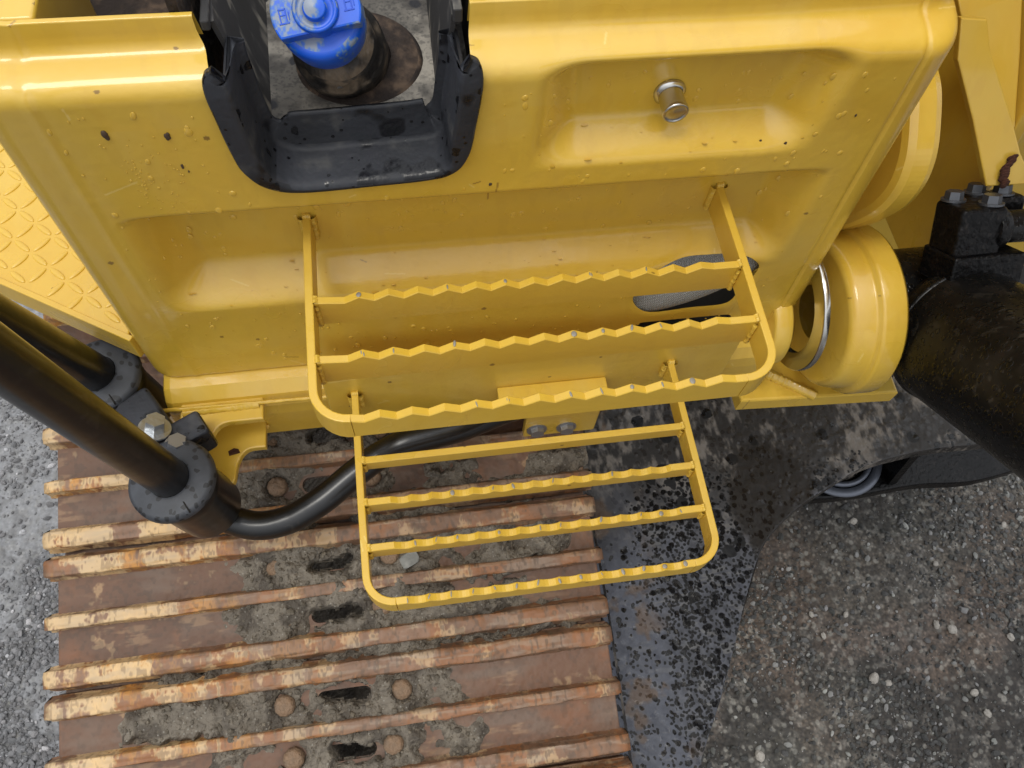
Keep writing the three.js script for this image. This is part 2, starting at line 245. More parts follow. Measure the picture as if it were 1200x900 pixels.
{
  const rows = [[-0.962, -0.10], [-0.962, -0.05], [-0.962, -0.02]];
  for (let k = 0; k <= 6; k++) { const a = (Math.PI / 2) * (1 - k / 6); rows.push([-0.950 - 0.012 * Math.sin(a), -0.012 + 0.012 * Math.cos(a)]); }
  for (let y = -0.947; y < -0.4995; y += 0.003) rows.push([y, 0]);
  rows.push([-0.497, -0.0004], [-0.4935, -0.0014], [-0.490, -0.0034], [-0.487, -0.0068], [-0.4845, -0.011], [-0.4825, -0.0165], [-0.481, -0.022], [-0.4798, -0.028], [-0.4783, -0.0325], [-0.4755, -0.036], [-0.471, -0.038], [-0.464, -0.039], [-0.4535, -0.0395], [-0.4522, -0.0410], [-0.4522, -0.0445], [-0.4535, -0.046], [-0.475, -0.0465]);
  const cols = [[-0.333, -0.34], [-0.333, -0.2], [-0.333, -0.1], [-0.333, -0.05]];
  for (let k = 0; k <= 8; k++) { const a = Math.PI - ((Math.PI / 2) * k) / 8; cols.push([-0.298 + 0.035 * Math.cos(a), -0.035 + 0.035 * Math.sin(a)]); }
  for (let x = -0.295; x < 0.4745; x += 0.003) cols.push([x, 0]);
  cols.push([0.475, -0.0016], [0.4765, -0.0022], [0.478, -0.0014], [0.4795, -0.0002]);
  for (let k = 0; k <= 10; k++) { const a = Math.PI / 2 - ((Math.PI / 2) * k) / 10; cols.push([0.481 + 0.034 * Math.cos(a), -0.034 + 0.034 * Math.sin(a)]); }
  cols.push([0.515, -0.05], [0.515, -0.1], [0.515, -0.2], [0.515, -0.34]);
  const pos = [], uv = [], idx = [], nx = cols.length, ny = rows.length;
  for (let j = 0; j < ny; j++) for (let i = 0; i < nx; i++) {
    let [x, dc] = cols[i], [y, dr] = rows[j];
    const fl = step(-0.2, 0.45, x) * 0.022 * clamp((-0.48 - y) / 0.48, 0, 1) - step(0.1, -0.3, x) * 0.004 * clamp((-0.48 - y) / 0.48, 0, 1);
    x += fl;
    let z = ZP + dr + dc;
    if (dc === 0) {
      if (dr > -0.03) z -= recess(x, y) * step(-0.03, -0.001, dr);
      z += 0.0012 * Math.exp(-(((x - fl + 0.285 + 0.01 * y) / 0.004) ** 2));                       // seam near the left edge
      z += 0.0011 * (noise(x * 7 + 30, y * 7 + 50, 256, 3) - 0.5) + 0.0005 * (noise(x * 26, y * 26, 256, 5) - 0.5);   // pressed sheet is never dead flat
      for (const poly of [slotA]) { const d = segDist(x, y, poly)[0]; if (d < 0.010) z -= 0.0016 * (1 - d / 0.01) ** 2; }
    }
    pos.push(x, y, z); uv.push(x + 0.4, y - z);
  }
  const sd = []; for (let k = 0; k < pos.length / 3; k++) { const x = pos[k * 3], y = pos[k * 3 + 1]; sd.push(cols[k % nx][1] < -0.002 ? 1 : Math.min(segDist(x, y, slotA)[0], segDist(x, y, slotB)[0], segDist(x, y, opening)[0])); }
  const cutAt = {}, cut = (p, q) => { const key = Math.min(p, q) + '_' + Math.max(p, q); if (cutAt[key] === undefined) { const t = sd[p] / (sd[p] - sd[q]); for (let c = 0; c < 3; c++) pos.push(mix(pos[p * 3 + c], pos[q * 3 + c], t)); for (let c = 0; c < 2; c++) uv.push(mix(uv[p * 2 + c], uv[q * 2 + c], t)); cutAt[key] = pos.length / 3 - 1; } return cutAt[key]; };
  for (let j = 0; j < ny - 1; j++) for (let i = 0; i < nx - 1; i++) {
    const a = j * nx + i, b = a + 1, c = a + nx, d = c + 1;
    for (const t of [[a, b, d], [a, d, c]]) {                          // triangles are clipped along the holes' outlines
      const keep = []; for (let e = 0; e < 3; e++) { const p = t[e], q = t[(e + 1) % 3]; if (sd[p] > 0) keep.push(p); if (sd[p] > 0 !== sd[q] > 0) keep.push(cut(p, q)); }
      for (let e = 2; e < keep.length; e++) idx.push(keep[0], keep[e - 1], keep[e]);
    }
  }
  const g = new THREE.BufferGeometry(); g.setAttribute('position', new THREE.Float32BufferAttribute(pos, 3)); g.setAttribute('uv', new THREE.Float32BufferAttribute(uv, 2)); g.setIndex(idx); g.computeVertexNormals();
  part('front_panel', g, M.yellow, storage, undefined, 0);
}
// inside of the box: floor, rear, and a corner post at the top left
part('box_interior', [box(-0.325, -0.155, -0.60, -0.59, -1.0, -0.575, 0.001), box(-0.325, -0.155, -0.60, -0.30, -1.0, -0.985, 0.001), box(-0.163, -0.155, -0.6, -0.36, -1.0, -0.575, 0.001), box(0.08, 0.088, -0.6, -0.40, -1.0, -0.575, 0.001)], M.gasket, storage);  // gasket brown reused: shade of the deep box put into its colour
part('corner_post', [box(-0.345, -0.262, -0.6, -0.452, -0.70, -0.5735, 0.004)], M.yellow, storage);
part('void_backing', [box(0.10, 0.50, -0.953, -0.70, -0.90, -0.89, 0.001), box(0.10, 0.50, -0.9545, -0.950, -0.89, -0.535, 0.001)], M.void, storage);  // near-black sheets added to stand for the shaded hollow behind the slots
{ // ribbed grey hose behind the slot
  const braid = tex(256, 256, (u, v) => { const a = Math.abs(((u * 8 + v * 8) % 1) - 0.5), b = Math.abs(((u * 8 - v * 8 + 64) % 1) - 0.5); const k = Math.min(a, b) * 2; return mixc(rgb(120, 120, 117), rgb(232, 232, 226), k); });
  const m = new THREE.MeshStandardMaterial({ map: rep(braid, 14, 3), roughness: 0.6, bumpMap: rep(braid.clone(), 14, 3), bumpScale: 0.003 });
  const g = tube([V(0.26, -0.935, -0.580), V(0.325, -0.890, -0.560), V(0.39, -0.850, -0.558), V(0.46, -0.815, -0.58)], 0.031, 60, 20);
  part('braided_hose', g, m, storage, 'grey braided hose seen through the slot in the panel', 0);
}
{ // chrome latch knob in the upper pocket
  const k = holder('latch_knob', 'small round chrome knob in the upper recess of the panel', storage), c = V(0.2625, -0.556, ZP - 0.037), d = V(0.02, -0.06, 1);
  part('collar', lathe([[0.0105, 0], [0.0155, 0], [0.0155, 0.003], [0.0125, 0.006], [0.011, 0.006]], c, d), M.chrome, k);
  part('knob', lathe([[0.0118, 0.003], [0.0120, 0.022], [0.0126, 0.0228], [0.0126, 0.0268], [0.0115, 0.028], [0.0100, 0.0278], [0.0095, 0.0262], [0, 0.0262]], c, d), M.chrome, k);
}
// ================================================================ filler pocket with blue cap
const pocket = holder('filler_pocket', 'dusty black recessed pocket around the blue filler cap');
function slab4(a, b, c, d, t) {                                      // a wall through four corners with thickness t along its normal
  const n = b.clone().sub(a).cross(d.clone().sub(a)).normalize().multiplyScalar(t), p = [a, b, c, d, ...[a, b, c, d].map((q) => q.clone().add(n))], g = new THREE.BufferGeometry(), v = [];
  for (const f of [[0, 1, 2, 3], [7, 6, 5, 4], [0, 4, 5, 1], [1, 5, 6, 2], [2, 6, 7, 3], [3, 7, 4, 0]]) for (const i of [f[0], f[1], f[2], f[0], f[2], f[3]]) v.push(p[i].x, p[i].y, p[i].z);
  g.setAttribute('position', new THREE.Float32BufferAttribute(v, 3)); g.computeVertexNormals(); return g;
}
part('pocket_floor', [box(-0.150, 0.09, -0.590, -0.576, -0.95, -0.5735, 0.002)], M.dustyFloor, pocket);
part('pocket_wall', [slab4(V(-0.1345, -0.462, -0.572), V(-0.112, -0.577, -0.572), V(-0.122, -0.577, -0.95), V(-0.165, -0.44, -0.95), 0.004), box(-0.1405, -0.1335, -0.466, -0.456, -0.95, -0.566, 0.002)], M.dustyBlack, pocket);
part('pocket_wall', [slab4(V(0.062, -0.466, -0.572), V(0.066, -0.456, -0.95), V(0.056, -0.577, -0.95), V(0.049, -0.577, -0.572), 0.004), box(0.0585, 0.0665, -0.470, -0.456, -0.95, -0.566, 0.002)], M.dustyBlack, pocket);
part('pocket_wall', [box(-0.17, 0.09, -0.60, -0.42, -0.96, -0.945, 0.002)], M.dustyBlack, pocket);
{ // U-shaped rubber trim that wraps the edge of the opening
  const P = [[-0.1335, -0.466], [-0.1405, -0.471], [-0.1435, -0.482], [-0.142, -0.52], [-0.139, -0.556], [-0.135, -0.578], [-0.124, -0.596], [-0.108, -0.6055], [-0.088, -0.609], [-0.02, -0.607], [0.03, -0.604], [0.048, -0.600], [0.061, -0.590], [0.0685, -0.573], [0.0735, -0.54], [0.078, -0.505], [0.0785, -0.485], [0.0755, -0.473], [0.068, -0.468]];
  const curve = new THREE.CatmullRomCurve3(P.map(([x, y]) => V(x, y, 0)), false, 'centripetal'), N = 150;
  const side = [[0.001, 0.001], [0, 0.007], [0.002, 0.0095], [0.016, 0.0110], [0.0200, 0.009], [0.0215, 0.004], [0.0225, -0.032], [0.0245, -0.040], [0.030, -0.043], [0.0315, -0.0445], [0.031, -0.047], [0.018, -0.047], [0.017, 0.001]];
  const bot = [[0.001, 0.001], [0, 0.007], [0.0015, 0.0105], [0.005, 0.0105], [0.008, 0.007], [0.0095, 0.001], [0.0105, -0.030], [0.0135, -0.0375], [0.046, -0.0405], [0.049, -0.0415], [0.0495, -0.0445], [0.008, -0.045], [0.007, 0.001]];
  const pos = [], idx = [], m = side.length;
  for (let i = 0; i <= N; i++) {
    const t = i / N, c = curve.getPointAt(t), d = curve.getTangentAt(t), w = step(0.24, 0.40, t) * step(0.80, 0.66, t), end = 1 - 0.35 * step(0.06, 0, t) - 0.35 * step(0.94, 1, t);
    for (let k = 0; k < m; k++) { const o = mix(side[k][0], bot[k][0], w) * (k > 1 && k < 6 ? end : 1), z = mix(side[k][1], bot[k][1], w); pos.push(c.x - d.y * o, c.y + d.x * o, ZP + z - (0.006 + 0.0) * step(-0.50, -0.468, c.y) * 0.4); }
  }
  for (let i = 0; i < N; i++) for (let k = 0; k < m; k++) { const a = i * m + k, b = i * m + ((k + 1) % m), c = a + m, d = b + m; idx.push(a, c, b, b, c, d); }
  for (const [o, flip] of [[0, 0], [N * m, 1]]) for (const f of THREE.ShapeUtils.triangulateShape(side.map(([x, y]) => new THREE.Vector2(x, y)), [])) idx.push(...(flip ? [o + f[0], o + f[2], o + f[1]] : [o + f[0], o + f[1], o + f[2]]));
  const g = new THREE.BufferGeometry(); g.setAttribute('position', new THREE.Float32BufferAttribute(pos, 3)); g.setIndex(idx); g.computeVertexNormals();
  part('rubber_trim', g, M.rubber, pocket, 'black rubber trim with wet spots around the pocket opening');
}
{ // neck and cap, leaning outwards
  const foot = V(-0.041, -0.573, -0.659), ax = V(-0.010, 0.124, 0.092).normalize(), L = 0.150;
  part('gasket', [lathe([[0.02, 0], [0.060, 0], [0.061, 0.004], [0.056, 0.010], [0.03, 0.012]], V(-0.024, -0.5785, -0.648), V(0.02, 1, 0.10), 48)], M.gasket, pocket);
  const cap = holder('filler_cap', 'blue plastic filler cap with grip bar and dried dust', pocket);
  part('neck_ring', lathe([[0.020, -0.02], [0.0425, -0.02], [0.043, 0.012], [0.0425, 0.052], [0.041, 0.058], [0.036, 0.061], [0.034, 0.075], [0.02, 0.077]], foot.clone().add(V(0.004, -0.004, 0.006)), ax, 56), M.crinkle, pocket);
  part('cap_body', lathe([[0, L - 0.056], [0.0335, L - 0.056], [0.0350, L - 0.053], [0.0363, L - 0.032], [0.0355, L - 0.021], [0.0330, L - 0.0165], [0.029, L - 0.0155], [0, L - 0.015]], foot, ax, 64), M.blueCap, cap);
  const top = foot.clone().add(ax.clone().multiplyScalar(L - 0.015)), q = new THREE.Quaternion().setFromUnitVectors(V(0, 1, 0), ax);
  const loc = (g) => { g.rotateY(0.12); g.applyQuaternion(q); g.translate(top.x, top.y, top.z); return g; };
  const bar = [];
  for (let k = 0; k <= 20; k++) { const a = -0.47 + (0.94 * k) / 20; bar.push([0.0362 * Math.cos(a), 0.0362 * Math.sin(a)]); }
  for (let k = 0; k <= 20; k++) { const a = Math.PI - 0.47 + (0.94 * k) / 20; bar.push([0.0362 * Math.cos(a), 0.0362 * Math.sin(a)]); }
  part('grip_bar', loc(extXZ(bar, -0.004, 0.0125, 0.0018)), M.blueCap, cap);
  part('cap_boss', [loc(lathe([[0.0182, -0.002], [0.0184, 0.0145], [0.0172, 0.0166], [0.0150, 0.0166], [0.0146, 0.0150], [0.0098, 0.0146], [0.0094, 0.0190], [0.0080, 0.0208], [0, 0.0212]], V(0, 0, 0), V(0, 1, 0), 48))], M.blueCap, cap);
  const icons = [];
  for (const s of [-1, 1]) { for (const [x0, x1, z0, z1] of [[-0.003, 0.003, -0.006, -0.0048], [-0.003, -0.002, -0.006, 0.005], [0.002, 0.003, -0.006, 0.005], [-0.0042, 0.0042, 0.0045, 0.0058], [-0.002, 0.002, -0.0015, -0.0006], [0.0042, 0.005, -0.003, 0.003]]) icons.push(loc(box(s * 0.0262 + x0, s * 0.0262 + x1, 0.0124, 0.0131, z0, z1, 0.0002, 1))); }
  part('pump_symbol', icons, M.blueRelief, cap);
  const sc = foot.clone().add(V(0.004, 0.054, 0.064)); sc.copy(foot).add(ax.clone().multiplyScalar(0.052)).add(V(0.002, -0.0205, 0.0365));
  part('neck_screw', [...hexHead(sc, V(0, -0.3, 1), 0.004, 0.003, 1.5)], M.dullZinc, pocket);
}
// ================================================================ main rail, step plate, collar of the boom foot
const frame = holder('front_frame', 'yellow frame rail under the storage box with welded brackets');
{
  const pr = [[-0.60, -0.960], [-0.545, -0.956], [-0.515, -0.960], [-0.500, -0.972], [-0.492, -0.990], [-0.490, -1.01], [-0.490, -1.070], [-0.496, -1.083], [-0.51, -1.09], [-0.60, -1.09]];
  const g = extZY(pr, -0.325, 0.515, 0.012); part('frame_rail', g, M.yellow, frame);
  part('step_plate', extXY([[-0.116, -0.885], [-0.112, -0.880], [0.402, -0.886], [0.417, -0.890], [0.424, -0.902], [0.426, -1.045], [-0.118, -1.045]], -0.489, -0.477, 0.0025), M.yellow, frame);
  part('weld_bead', [weld(V(-0.112, -0.973, -0.4885), V(-0.325, -0.973, -0.4915), 0.003, 3), weld(V(-0.3, -0.976, -0.486), V(-0.205, -0.976, -0.488), 0.005, 5), weld(V(-0.262, -1.044, -0.486), V(-0.206, -1.044, -0.488), 0.004, 6)], M.weld, frame);
  // two curved tongues that carry the rail clamps
  const tongue = (x0, x1, x2, z0, z1, z2, y) => { const s = new THREE.Shape(); s.moveTo(x0, -z0); s.lineTo(x0 - 0.002, -z2 + 0.006); s.quadraticCurveTo(x0, -z2, x0 + 0.008, -z2); s.lineTo(x1 - 0.006, -z2 + 0.001); s.quadraticCurveTo(x1, -z2 + 0.003, x1 + 0.001, -z2 + 0.012); s.quadraticCurveTo(x1 + 0.004, -z1 , x1 + 0.024, -z1); s.lineTo(x2, -z1); s.lineTo(x2, -z0); return extXZ(s, y - 0.012, y, 0.002); };
  part('clamp_bracket', tongue(-0.303, -0.264, -0.200, -0.53, -0.468, -0.436, -0.976), M.yellow, frame);
  part('clamp_bracket', tongue(-0.285, -0.248, -0.208, -0.53, -0.452, -0.402, -1.030), M.yellow, frame);
  // tab with two bolts under the step plate
  part('tube_bracket', [extXY([[0.105, -0.985], [0.113, -0.975], [0.245, -0.975], [0.255, -0.985], [0.255, -1.118], [0.148, -1.118], [0.148, -1.03], [0.105, -1.03]], -0.476, -0.462, 0.002), box(0.104, 0.252, -0.978, -0.972, -0.477, -0.456, 0.002)], M.yellow, frame);
  for (const x of [0.1655, 0.2095]) part('bracket_bolt', hexHead(V(x, -1.092 - (x > 0.2 ? 0.002 : 0), -0.462), V(0, 0.1, 1), 0.011, 0.007), M.dullZinc, frame);
  // right end: rounded lug, shim ring, boss of the boom foot, base plate
  const C = V(0.50, -0.955, -0.545), X = V(1, 0, 0);
  part('pin_lug', [lathe([[0, 0], [0.064, 0], [0.070, 0.005], [0.070, 0.024], [0.064, 0.03], [0, 0.03]], V(0.488, -0.985, -0.555), X, 56)], M.yellow, frame);
  part('shim_ring', lathe([[0.07, 0], [0.094, 0], [0.096, 0.002], [0.096, 0.008], [0.094, 0.010], [0.07, 0.010]], V(0.527, -0.948, -0.550), X, 64), M.chrome, frame, 'bright bare steel shim ring beside the boom foot');
  part('base_plate', [extXZ([[0.484, -0.475], [0.735, -0.462], [0.735, -0.75], [0.484, -0.75]], -1.135, -1.10, 0.004), weld(V(0.515, -1.098, -0.53), V(0.60, -1.098, -0.47), 0.009, 12)], M.yellow, frame);
}
// ================================================================ the two access steps
function zig(x0, x1, y, h, pitch, amp, style, flat = 0.022) {         // outline of a serrated bar in (x, y)
  const pts = [[x0, y - h], [x1, y - h], [x1, y], [x1 - flat, y]], n = Math.max(2, Math.round((x1 - x0 - 2 * flat) / pitch)), w = (x1 - x0 - 2 * flat) / n;
  for (let k = 0; k < n; k++) {
    const a = x1 - flat - k * w, j = 0.15 * amp * (hash() - 0.5);
    if (style === 'tooth') pts.push([a - w * 0.5, y + amp * 0.5 + j], [a - w, y - amp * 0.5 + j]);
    else for (let q = 1; q <= 6; q++) { const t = q / 6; pts.push([a - w * t, y - amp * Math.sin(Math.PI * Math.pow(t, 0.8)) + (q === 6 ? j : 0)]); }
  }
  pts.push([x0, y]); return pts;
}
function accessStep(label, o) {
  const g = holder('access_step', label), { xl, xr, zb, zf, y, h, t, r } = o, top = y;
  const band = (pts, y0, y1) => { const L = [], Rr = []; pts.forEach((p, i) => { const a = pts[Math.max(0, i - 1)], b = pts[Math.min(pts.length - 1, i + 1)], dx = b[0] - a[0], dz = b[1] - a[1], l = Math.hypot(dx, dz); L.push([p[0] - (dz / l) * t / 2, p[1] + (dx / l) * t / 2]); Rr.push([p[0] + (dz / l) * t / 2, p[1] - (dx / l) * t / 2]); }); return extXZ([...L, ...Rr.reverse()], y0, y1, 0.0012); };
  const arm = (x, s, zB) => { const p = [[x, zB], [x + s * -0.0005, (zB + zf) / 2]]; for (let k = 0; k <= 8; k++) { const a = (Math.PI / 2) * (k / 8); p.push([x + s * (r - r * Math.cos(a)), zf - r + r * Math.sin(a)]); } return p; };
  const pl = arm(xl, 1, zb), prr = arm(xr, -1, o.zbr ?? zb);
  part('side_bar', [band(pl, top - h, top)], M.edge, g); part('side_bar', [band(prr, top - h, top)], M.edge, g);
  const welds = [];
  o.rungs.forEach((q, i) => {
    const x0 = q.front ? xl + r : xl + t / 2, x1 = q.front ? xr - r : xr - t / 2, dz = q.dz ?? 0;
    const prof = q.style === 'plain' ? [[x0, y - q.h], [x1, y - q.h], [x1, y], [x0, y]] : zig(x0, x1, y, q.h, o.pitch, o.amp, q.style, q.front ? 0.012 : 0.03);
    const e = extXY(prof, q.z - t / 2, q.z + t / 2, 0.0008);
    part('rung', e, M.edge, g);
    if (!q.front) for (const [x, s] of [[x0, 1], [x1, -1]]) { welds.push(weld(V(x + s * 0.0015, y - 0.003, q.z + t / 2), V(x + s * 0.0015, y - q.h, q.z + t / 2), 0.003, 20 + i)); welds.push(weld(V(x + s * 0.001, y - 0.001, q.z - t / 2), V(x + s * 0.001, y - 0.001, q.z + t / 2), 0.003, 30 + i, 12)); }
    if (q.style !== 'plain') {                                          // bare metal where boots have worn the crests
      const wear = [], flat = q.front ? 0.012 : 0.03, n = Math.max(2, Math.round((x1 - x0 - 2 * flat) / o.pitch)), w = (x1 - x0 - 2 * flat) / n;
      for (let k = 0; k <= n; k++) {
        const a = x1 - flat - (q.style === 'tooth' ? k + 0.5 : k) * w; if (a < x0 + flat || hash() > (q.worn ?? 0.5)) continue;
        const crest = q.style === 'tooth' ? y + o.amp * 0.5 : y, wd = 0.0010 + 0.0030 * hash() ** 2, zz = q.z + (hash() - 0.5) * t * 0.25;
        const c = new THREE.IcosahedronGeometry(0.5, 1); c.scale(wd * 1.6, 0.0009, t * (0.55 + 0.4 * hash())); c.rotateY((hash() - 0.5) * 0.8); c.translate(a, crest - 0.0001, zz); wear.push(c);
      }
      if (wear.length) { const o = part('worn_crest', wear, M.chip, g); o.userData.kind = 'stuff'; }
    }
  });
  if (o.wallWeld) for (const [x, z] of [[xl, zb], [xr, o.zbr ?? zb]]) welds.push(weld(V(x - t / 2 - 0.001, top, z + 0.004), V(x - t / 2 - 0.001, top - h, z + 0.004), 0.0045, 41), weld(V(x + t / 2 + 0.001, top, z + 0.004), V(x + t / 2 + 0.001, top - h, z + 0.004), 0.0045, 42), weld(V(x - t / 2, top, z + 0.003), V(x + t / 2, top, z + 0.003), 0.004, 43, 12));
  part('weld_bead', welds, M.weld, g);
  return g;
}
accessStep('upper yellow access step with three zigzag bars, welded to the panel', {
  xl: -0.0985, xr: 0.357, zb: -0.572, zbr: -0.572, zf: -0.329, y: -0.704, h: 0.037, t: 0.0085, r: 0.034, pitch: 0.0305, amp: 0.0085, wallWeld: true,
  rungs: [{ z: -0.4625, h: 0.041, style: 'tooth', worn: 0.45 }, { z: -0.3945, h: 0.041, style: 'tooth', worn: 0.4 }, { z: -0.329, h: 0.035, style: 'tooth', front: true, worn: 0.6 }],
});
accessStep('lower yellow access step with four thin bars above the track', {
  xl: -0.080, xr: 0.336, zb: -0.478, zf: -0.208, y: -0.945, h: 0.034, t: 0.0088, r: 0.032, pitch: 0.0255, amp: 0.0062, wallWeld: true,
  rungs: [{ z: -0.383, h: 0.022, style: 'plain' }, { z: -0.329, h: 0.026, style: 'scallop', worn: 0.3 }, { z: -0.273, h: 0.026, style: 'scallop', worn: 0.8 }, { z: -0.208, h: 0.034, style: 'scallop', front: true, worn: 1 }],
});
// ================================================================ tread-plate walkway at the left
{
  const w = holder('walkway_plate', 'bright yellow checker plate walkway beside the storage box'), y = -0.88;
  const out = [[-0.338, -0.549], [-0.345, -0.549], [-0.62, -0.722], [-1.0, -0.90], [-1.0, -1.3], [-0.338, -1.3]];
  part('plate_sheet', extXZ(out, y - 0.006, y, 0.0015), M.edge, w);
  const L = V(-0.334, 0, -0.5445), d = V(-0.62 + 0.334, 0, -0.7225 + 0.5445).normalize();
  const bar = box(0, 0.5, -0.040, 0.002, -0.004, 0.004, 0.0015); bar.rotateY(-Math.atan2(d.z, d.x)); bar.translate(L.x, y, L.z); part('edge_strip', bar, M.edge, w);
  const lug = new THREE.SphereGeometry(1, 12, 6, 0, Math.PI * 2, 0, Math.PI / 2); lug.scale(0.0135, 0.0022, 0.0042);
  const lugG = uvBox(lug);
  for (let i = -20; i < 20; i++) for (let k = -20; k < 26; k++) {
    const px = -0.5 + i * 0.0235 + 0.4 * 0, pz = -0.72 + k * 0.0235;
    const inside = px < -0.345 && px > -0.62 && pz > -0.95 && segDist(px, pz, out)[0] < -0.010; if (!inside) continue;
    const o = mesh('tread_lug', lugG, M.edge); o.position.set(px - BASE.x, y + H - BASE.y, pz - BASE.z); o.rotation.y = ((i + k) & 1 ? 0.6 : -0.97) + 0.2; w.add(o);
  }
}
// ================================================================ black guard rail tubes in rubber clamps
const guard = holder('guard_rail', 'thick black guard rail tubes held in rubber clamps at the left');
{
  const up = V(-0.10, 0.994, 0.045).normalize(), up1 = V(-0.14, 0.978, 0.155).normalize(), C2 = V(-0.298, -0.930, -0.380), C1 = V(-0.393, -0.935, -0.532);
  for (const [c, d] of [[C2, up], [C1, up1]]) part('rail_tube', rod(c.clone().addScaledVector(d, -0.02), c.clone().addScaledVector(d, 1.0), 0.0238), M.rail, guard);
  for (const c of [C2, C1]) {
    const bush = holder('rubber_clamp', undefined, guard); bush.userData.label = c === C2 ? 'round black rubber clamp on the nearer rail tube' : 'round black rubber clamp on the farther rail tube';
    part('clamp_flange', lathe([[0.024, 0.004], [0.0275, 0.0045], [0.046, 0.0015], [0.0505, -0.003], [0.0515, -0.010], [0.050, -0.0125], [0.03, -0.013]], c, up, 48), M.rubberDusty, bush);
    part('clamp_body', lathe([[0.02, -0.008], [0.0445, -0.010], [0.0445, -0.040], [0.0425, -0.044], [0.0425, -0.122], [0.038, -0.130], [0.02, -0.134]], c, up, 48), M.rail, bush);
    for (const g of [box(-0.0008, 0.0008, -0.001, 0.0035, 0.026, 0.0505, 0.0002, 1), box(0.026, 0.0505, -0.001, 0.0035, -0.0008, 0.0008, 0.0002, 1)]) { g.rotateY(0.5); g.translate(c.x, c.y, c.z); part('split_line', g, M.void, bush); }
  }
  const a = C1.clone().lerp(C2, 0.42), e = C2.clone().sub(C1).normalize();
  const yoke = box(-0.036, 0.036, -0.06, -0.006, -0.028, 0.028, 0.006); yoke.rotateY(-Math.atan2(e.z, e.x)); yoke.translate(a.x + 0.012, a.y, a.z); part('clamp_yoke', yoke, M.rubber, guard);
  const yk2 = box(-0.020, 0.022, -0.05, 0.002, -0.018, 0.018, 0.006); yk2.rotateY(0.5); yk2.translate(-0.283, -0.936, -0.445); part('clamp_yoke', yk2, M.rubber, guard);
  part('clamp_bolt', hexHead(V(-0.318, -0.928, -0.445), V(0.30, 0.85, -0.25), 0.0125, 0.016, 1.5), M.zinc, guard);
  part('clamp_bolt', hexHead(V(-0.293, -0.934, -0.424), V(0.25, 0.9, -0.2), 0.0118, 0.008, 1.2), M.dullZinc, guard);
  part('rust_bolt', hexHead(V(-0.250, -1.035, -0.452), V(0.2, 0.3, 1), 0.009, 0.006, 0), M.rust, guard);
  part('lower_tube', tube([C2.clone().addScaledVector(up, -0.10), V(-0.288, -1.060, -0.388), V(-0.268, -1.083, -0.376), V(-0.232, -1.090, -0.364), V(-0.190, -1.086, -0.366), V(-0.145, -1.075, -0.383), V(-0.095, -1.062, -0.413), V(-0.055, -1.050, -0.432), V(-0.015, -1.040, -0.442), V(0.05, -1.046, -0.456), V(0.12, -1.064, -0.484), V(0.20, -1.068, -0.505)], 0.0195, 120, 22), M.rail, guard, 'bent black tube running below the steps', 1);
}
// ================================================================ track: shoes with three grousers, bolts, links
const track = holder('crawler_track', 'rust brown crawler track with clay on its bars'), TH = Math.atan(0.25), TX = -0.148, T0 = V(TX, -1.208, -0.296), PITCH = 0.192;
function grouserGeo(w, h, seed, len = 0.8) {
  const R = rng(seed), nx = 90, prof = []; const hw = w / 2;
  for (let k = 0; k <= 12; k++) { const a = Math.PI * (k / 12); prof.push([-Math.sign(Math.cos(a)) * Math.abs(Math.cos(a)) ** 0.8 * hw * 0.86, -0.0045 + Math.sin(a) ** 0.7 * 0.0045]); }
  const P = [[-hw * 1.3, -h], [-hw * 1.02, -h * 0.72], ...prof, [hw * 1.02, -h * 0.72], [hw * 1.3, -h]], m = P.length, arc = [0], pos = [], uv = [], idx = [], off = R() * 50, vo = R(), du = R();
  for (let k = 1; k < m; k++) arc.push(arc[k - 1] + 1.25 * Math.hypot(P[k][0] - P[k - 1][0], P[k][1] - P[k - 1][1]));
  const x0 = -len / 2 - 0.004 * R(), x1 = len / 2 + 0.002 - 0.006 * R();
  for (let i = 0; i <= nx; i++) {
    const x = mix(x0, x1, i / nx), e = Math.min(i, nx - i), cap = e === 0 ? 0.7 : e === 1 ? 0.93 : 1;
    for (let k = 0; k < m; k++) {
      const wob = 0.0022 * (noise(x * 26 + off, k * 0.5 + off, 256, 3) - 0.5) + 0.0016 * (noise(x * 90 + off, k * 0.8, 256, 8) - 0.5) , low = 0.003 * (noise(x * 7 + off, 3, 256, 5) - 0.5);
      pos.push(x + (cap < 1 ? (i === 0 ? 1 : -1) * (1 - cap) * -0.001 : 0), P[k][1] * (cap < 1 ? 1 : 1) + (k > 0 && k < m - 1 ? wob + low : 0) - (k > 0 && k < m - 1 ? (1 - cap) * 0.014 : 0), P[k][0] * (0.75 + 0.25 * cap) + wob);
      uv.push((x + len / 2) / len * 0.9 + 0.01 + 0.08 * du, vo + arc[k]);
    }
  }
  for (let i = 0; i < nx; i++) for (let k = 0; k < m - 1; k++) { const a = i * m + k, b = a + 1, c = a + m, d = c + 1; idx.push(a, b, c, b, d, c); }
  for (const [o, f] of [[0, 0], [nx * m, 1]]) for (let k = 1; k < m - 1; k++) idx.push(...(f ? [o, o + k, o + k + 1] : [o, o + k + 1, o + k]));
  const g = new THREE.BufferGeometry(); g.setAttribute('position', new THREE.Float32BufferAttribute(pos, 3)); g.setAttribute('uv', new THREE.Float32BufferAttribute(uv, 2)); g.setIndex(idx); g.computeVertexNormals(); return g;
}
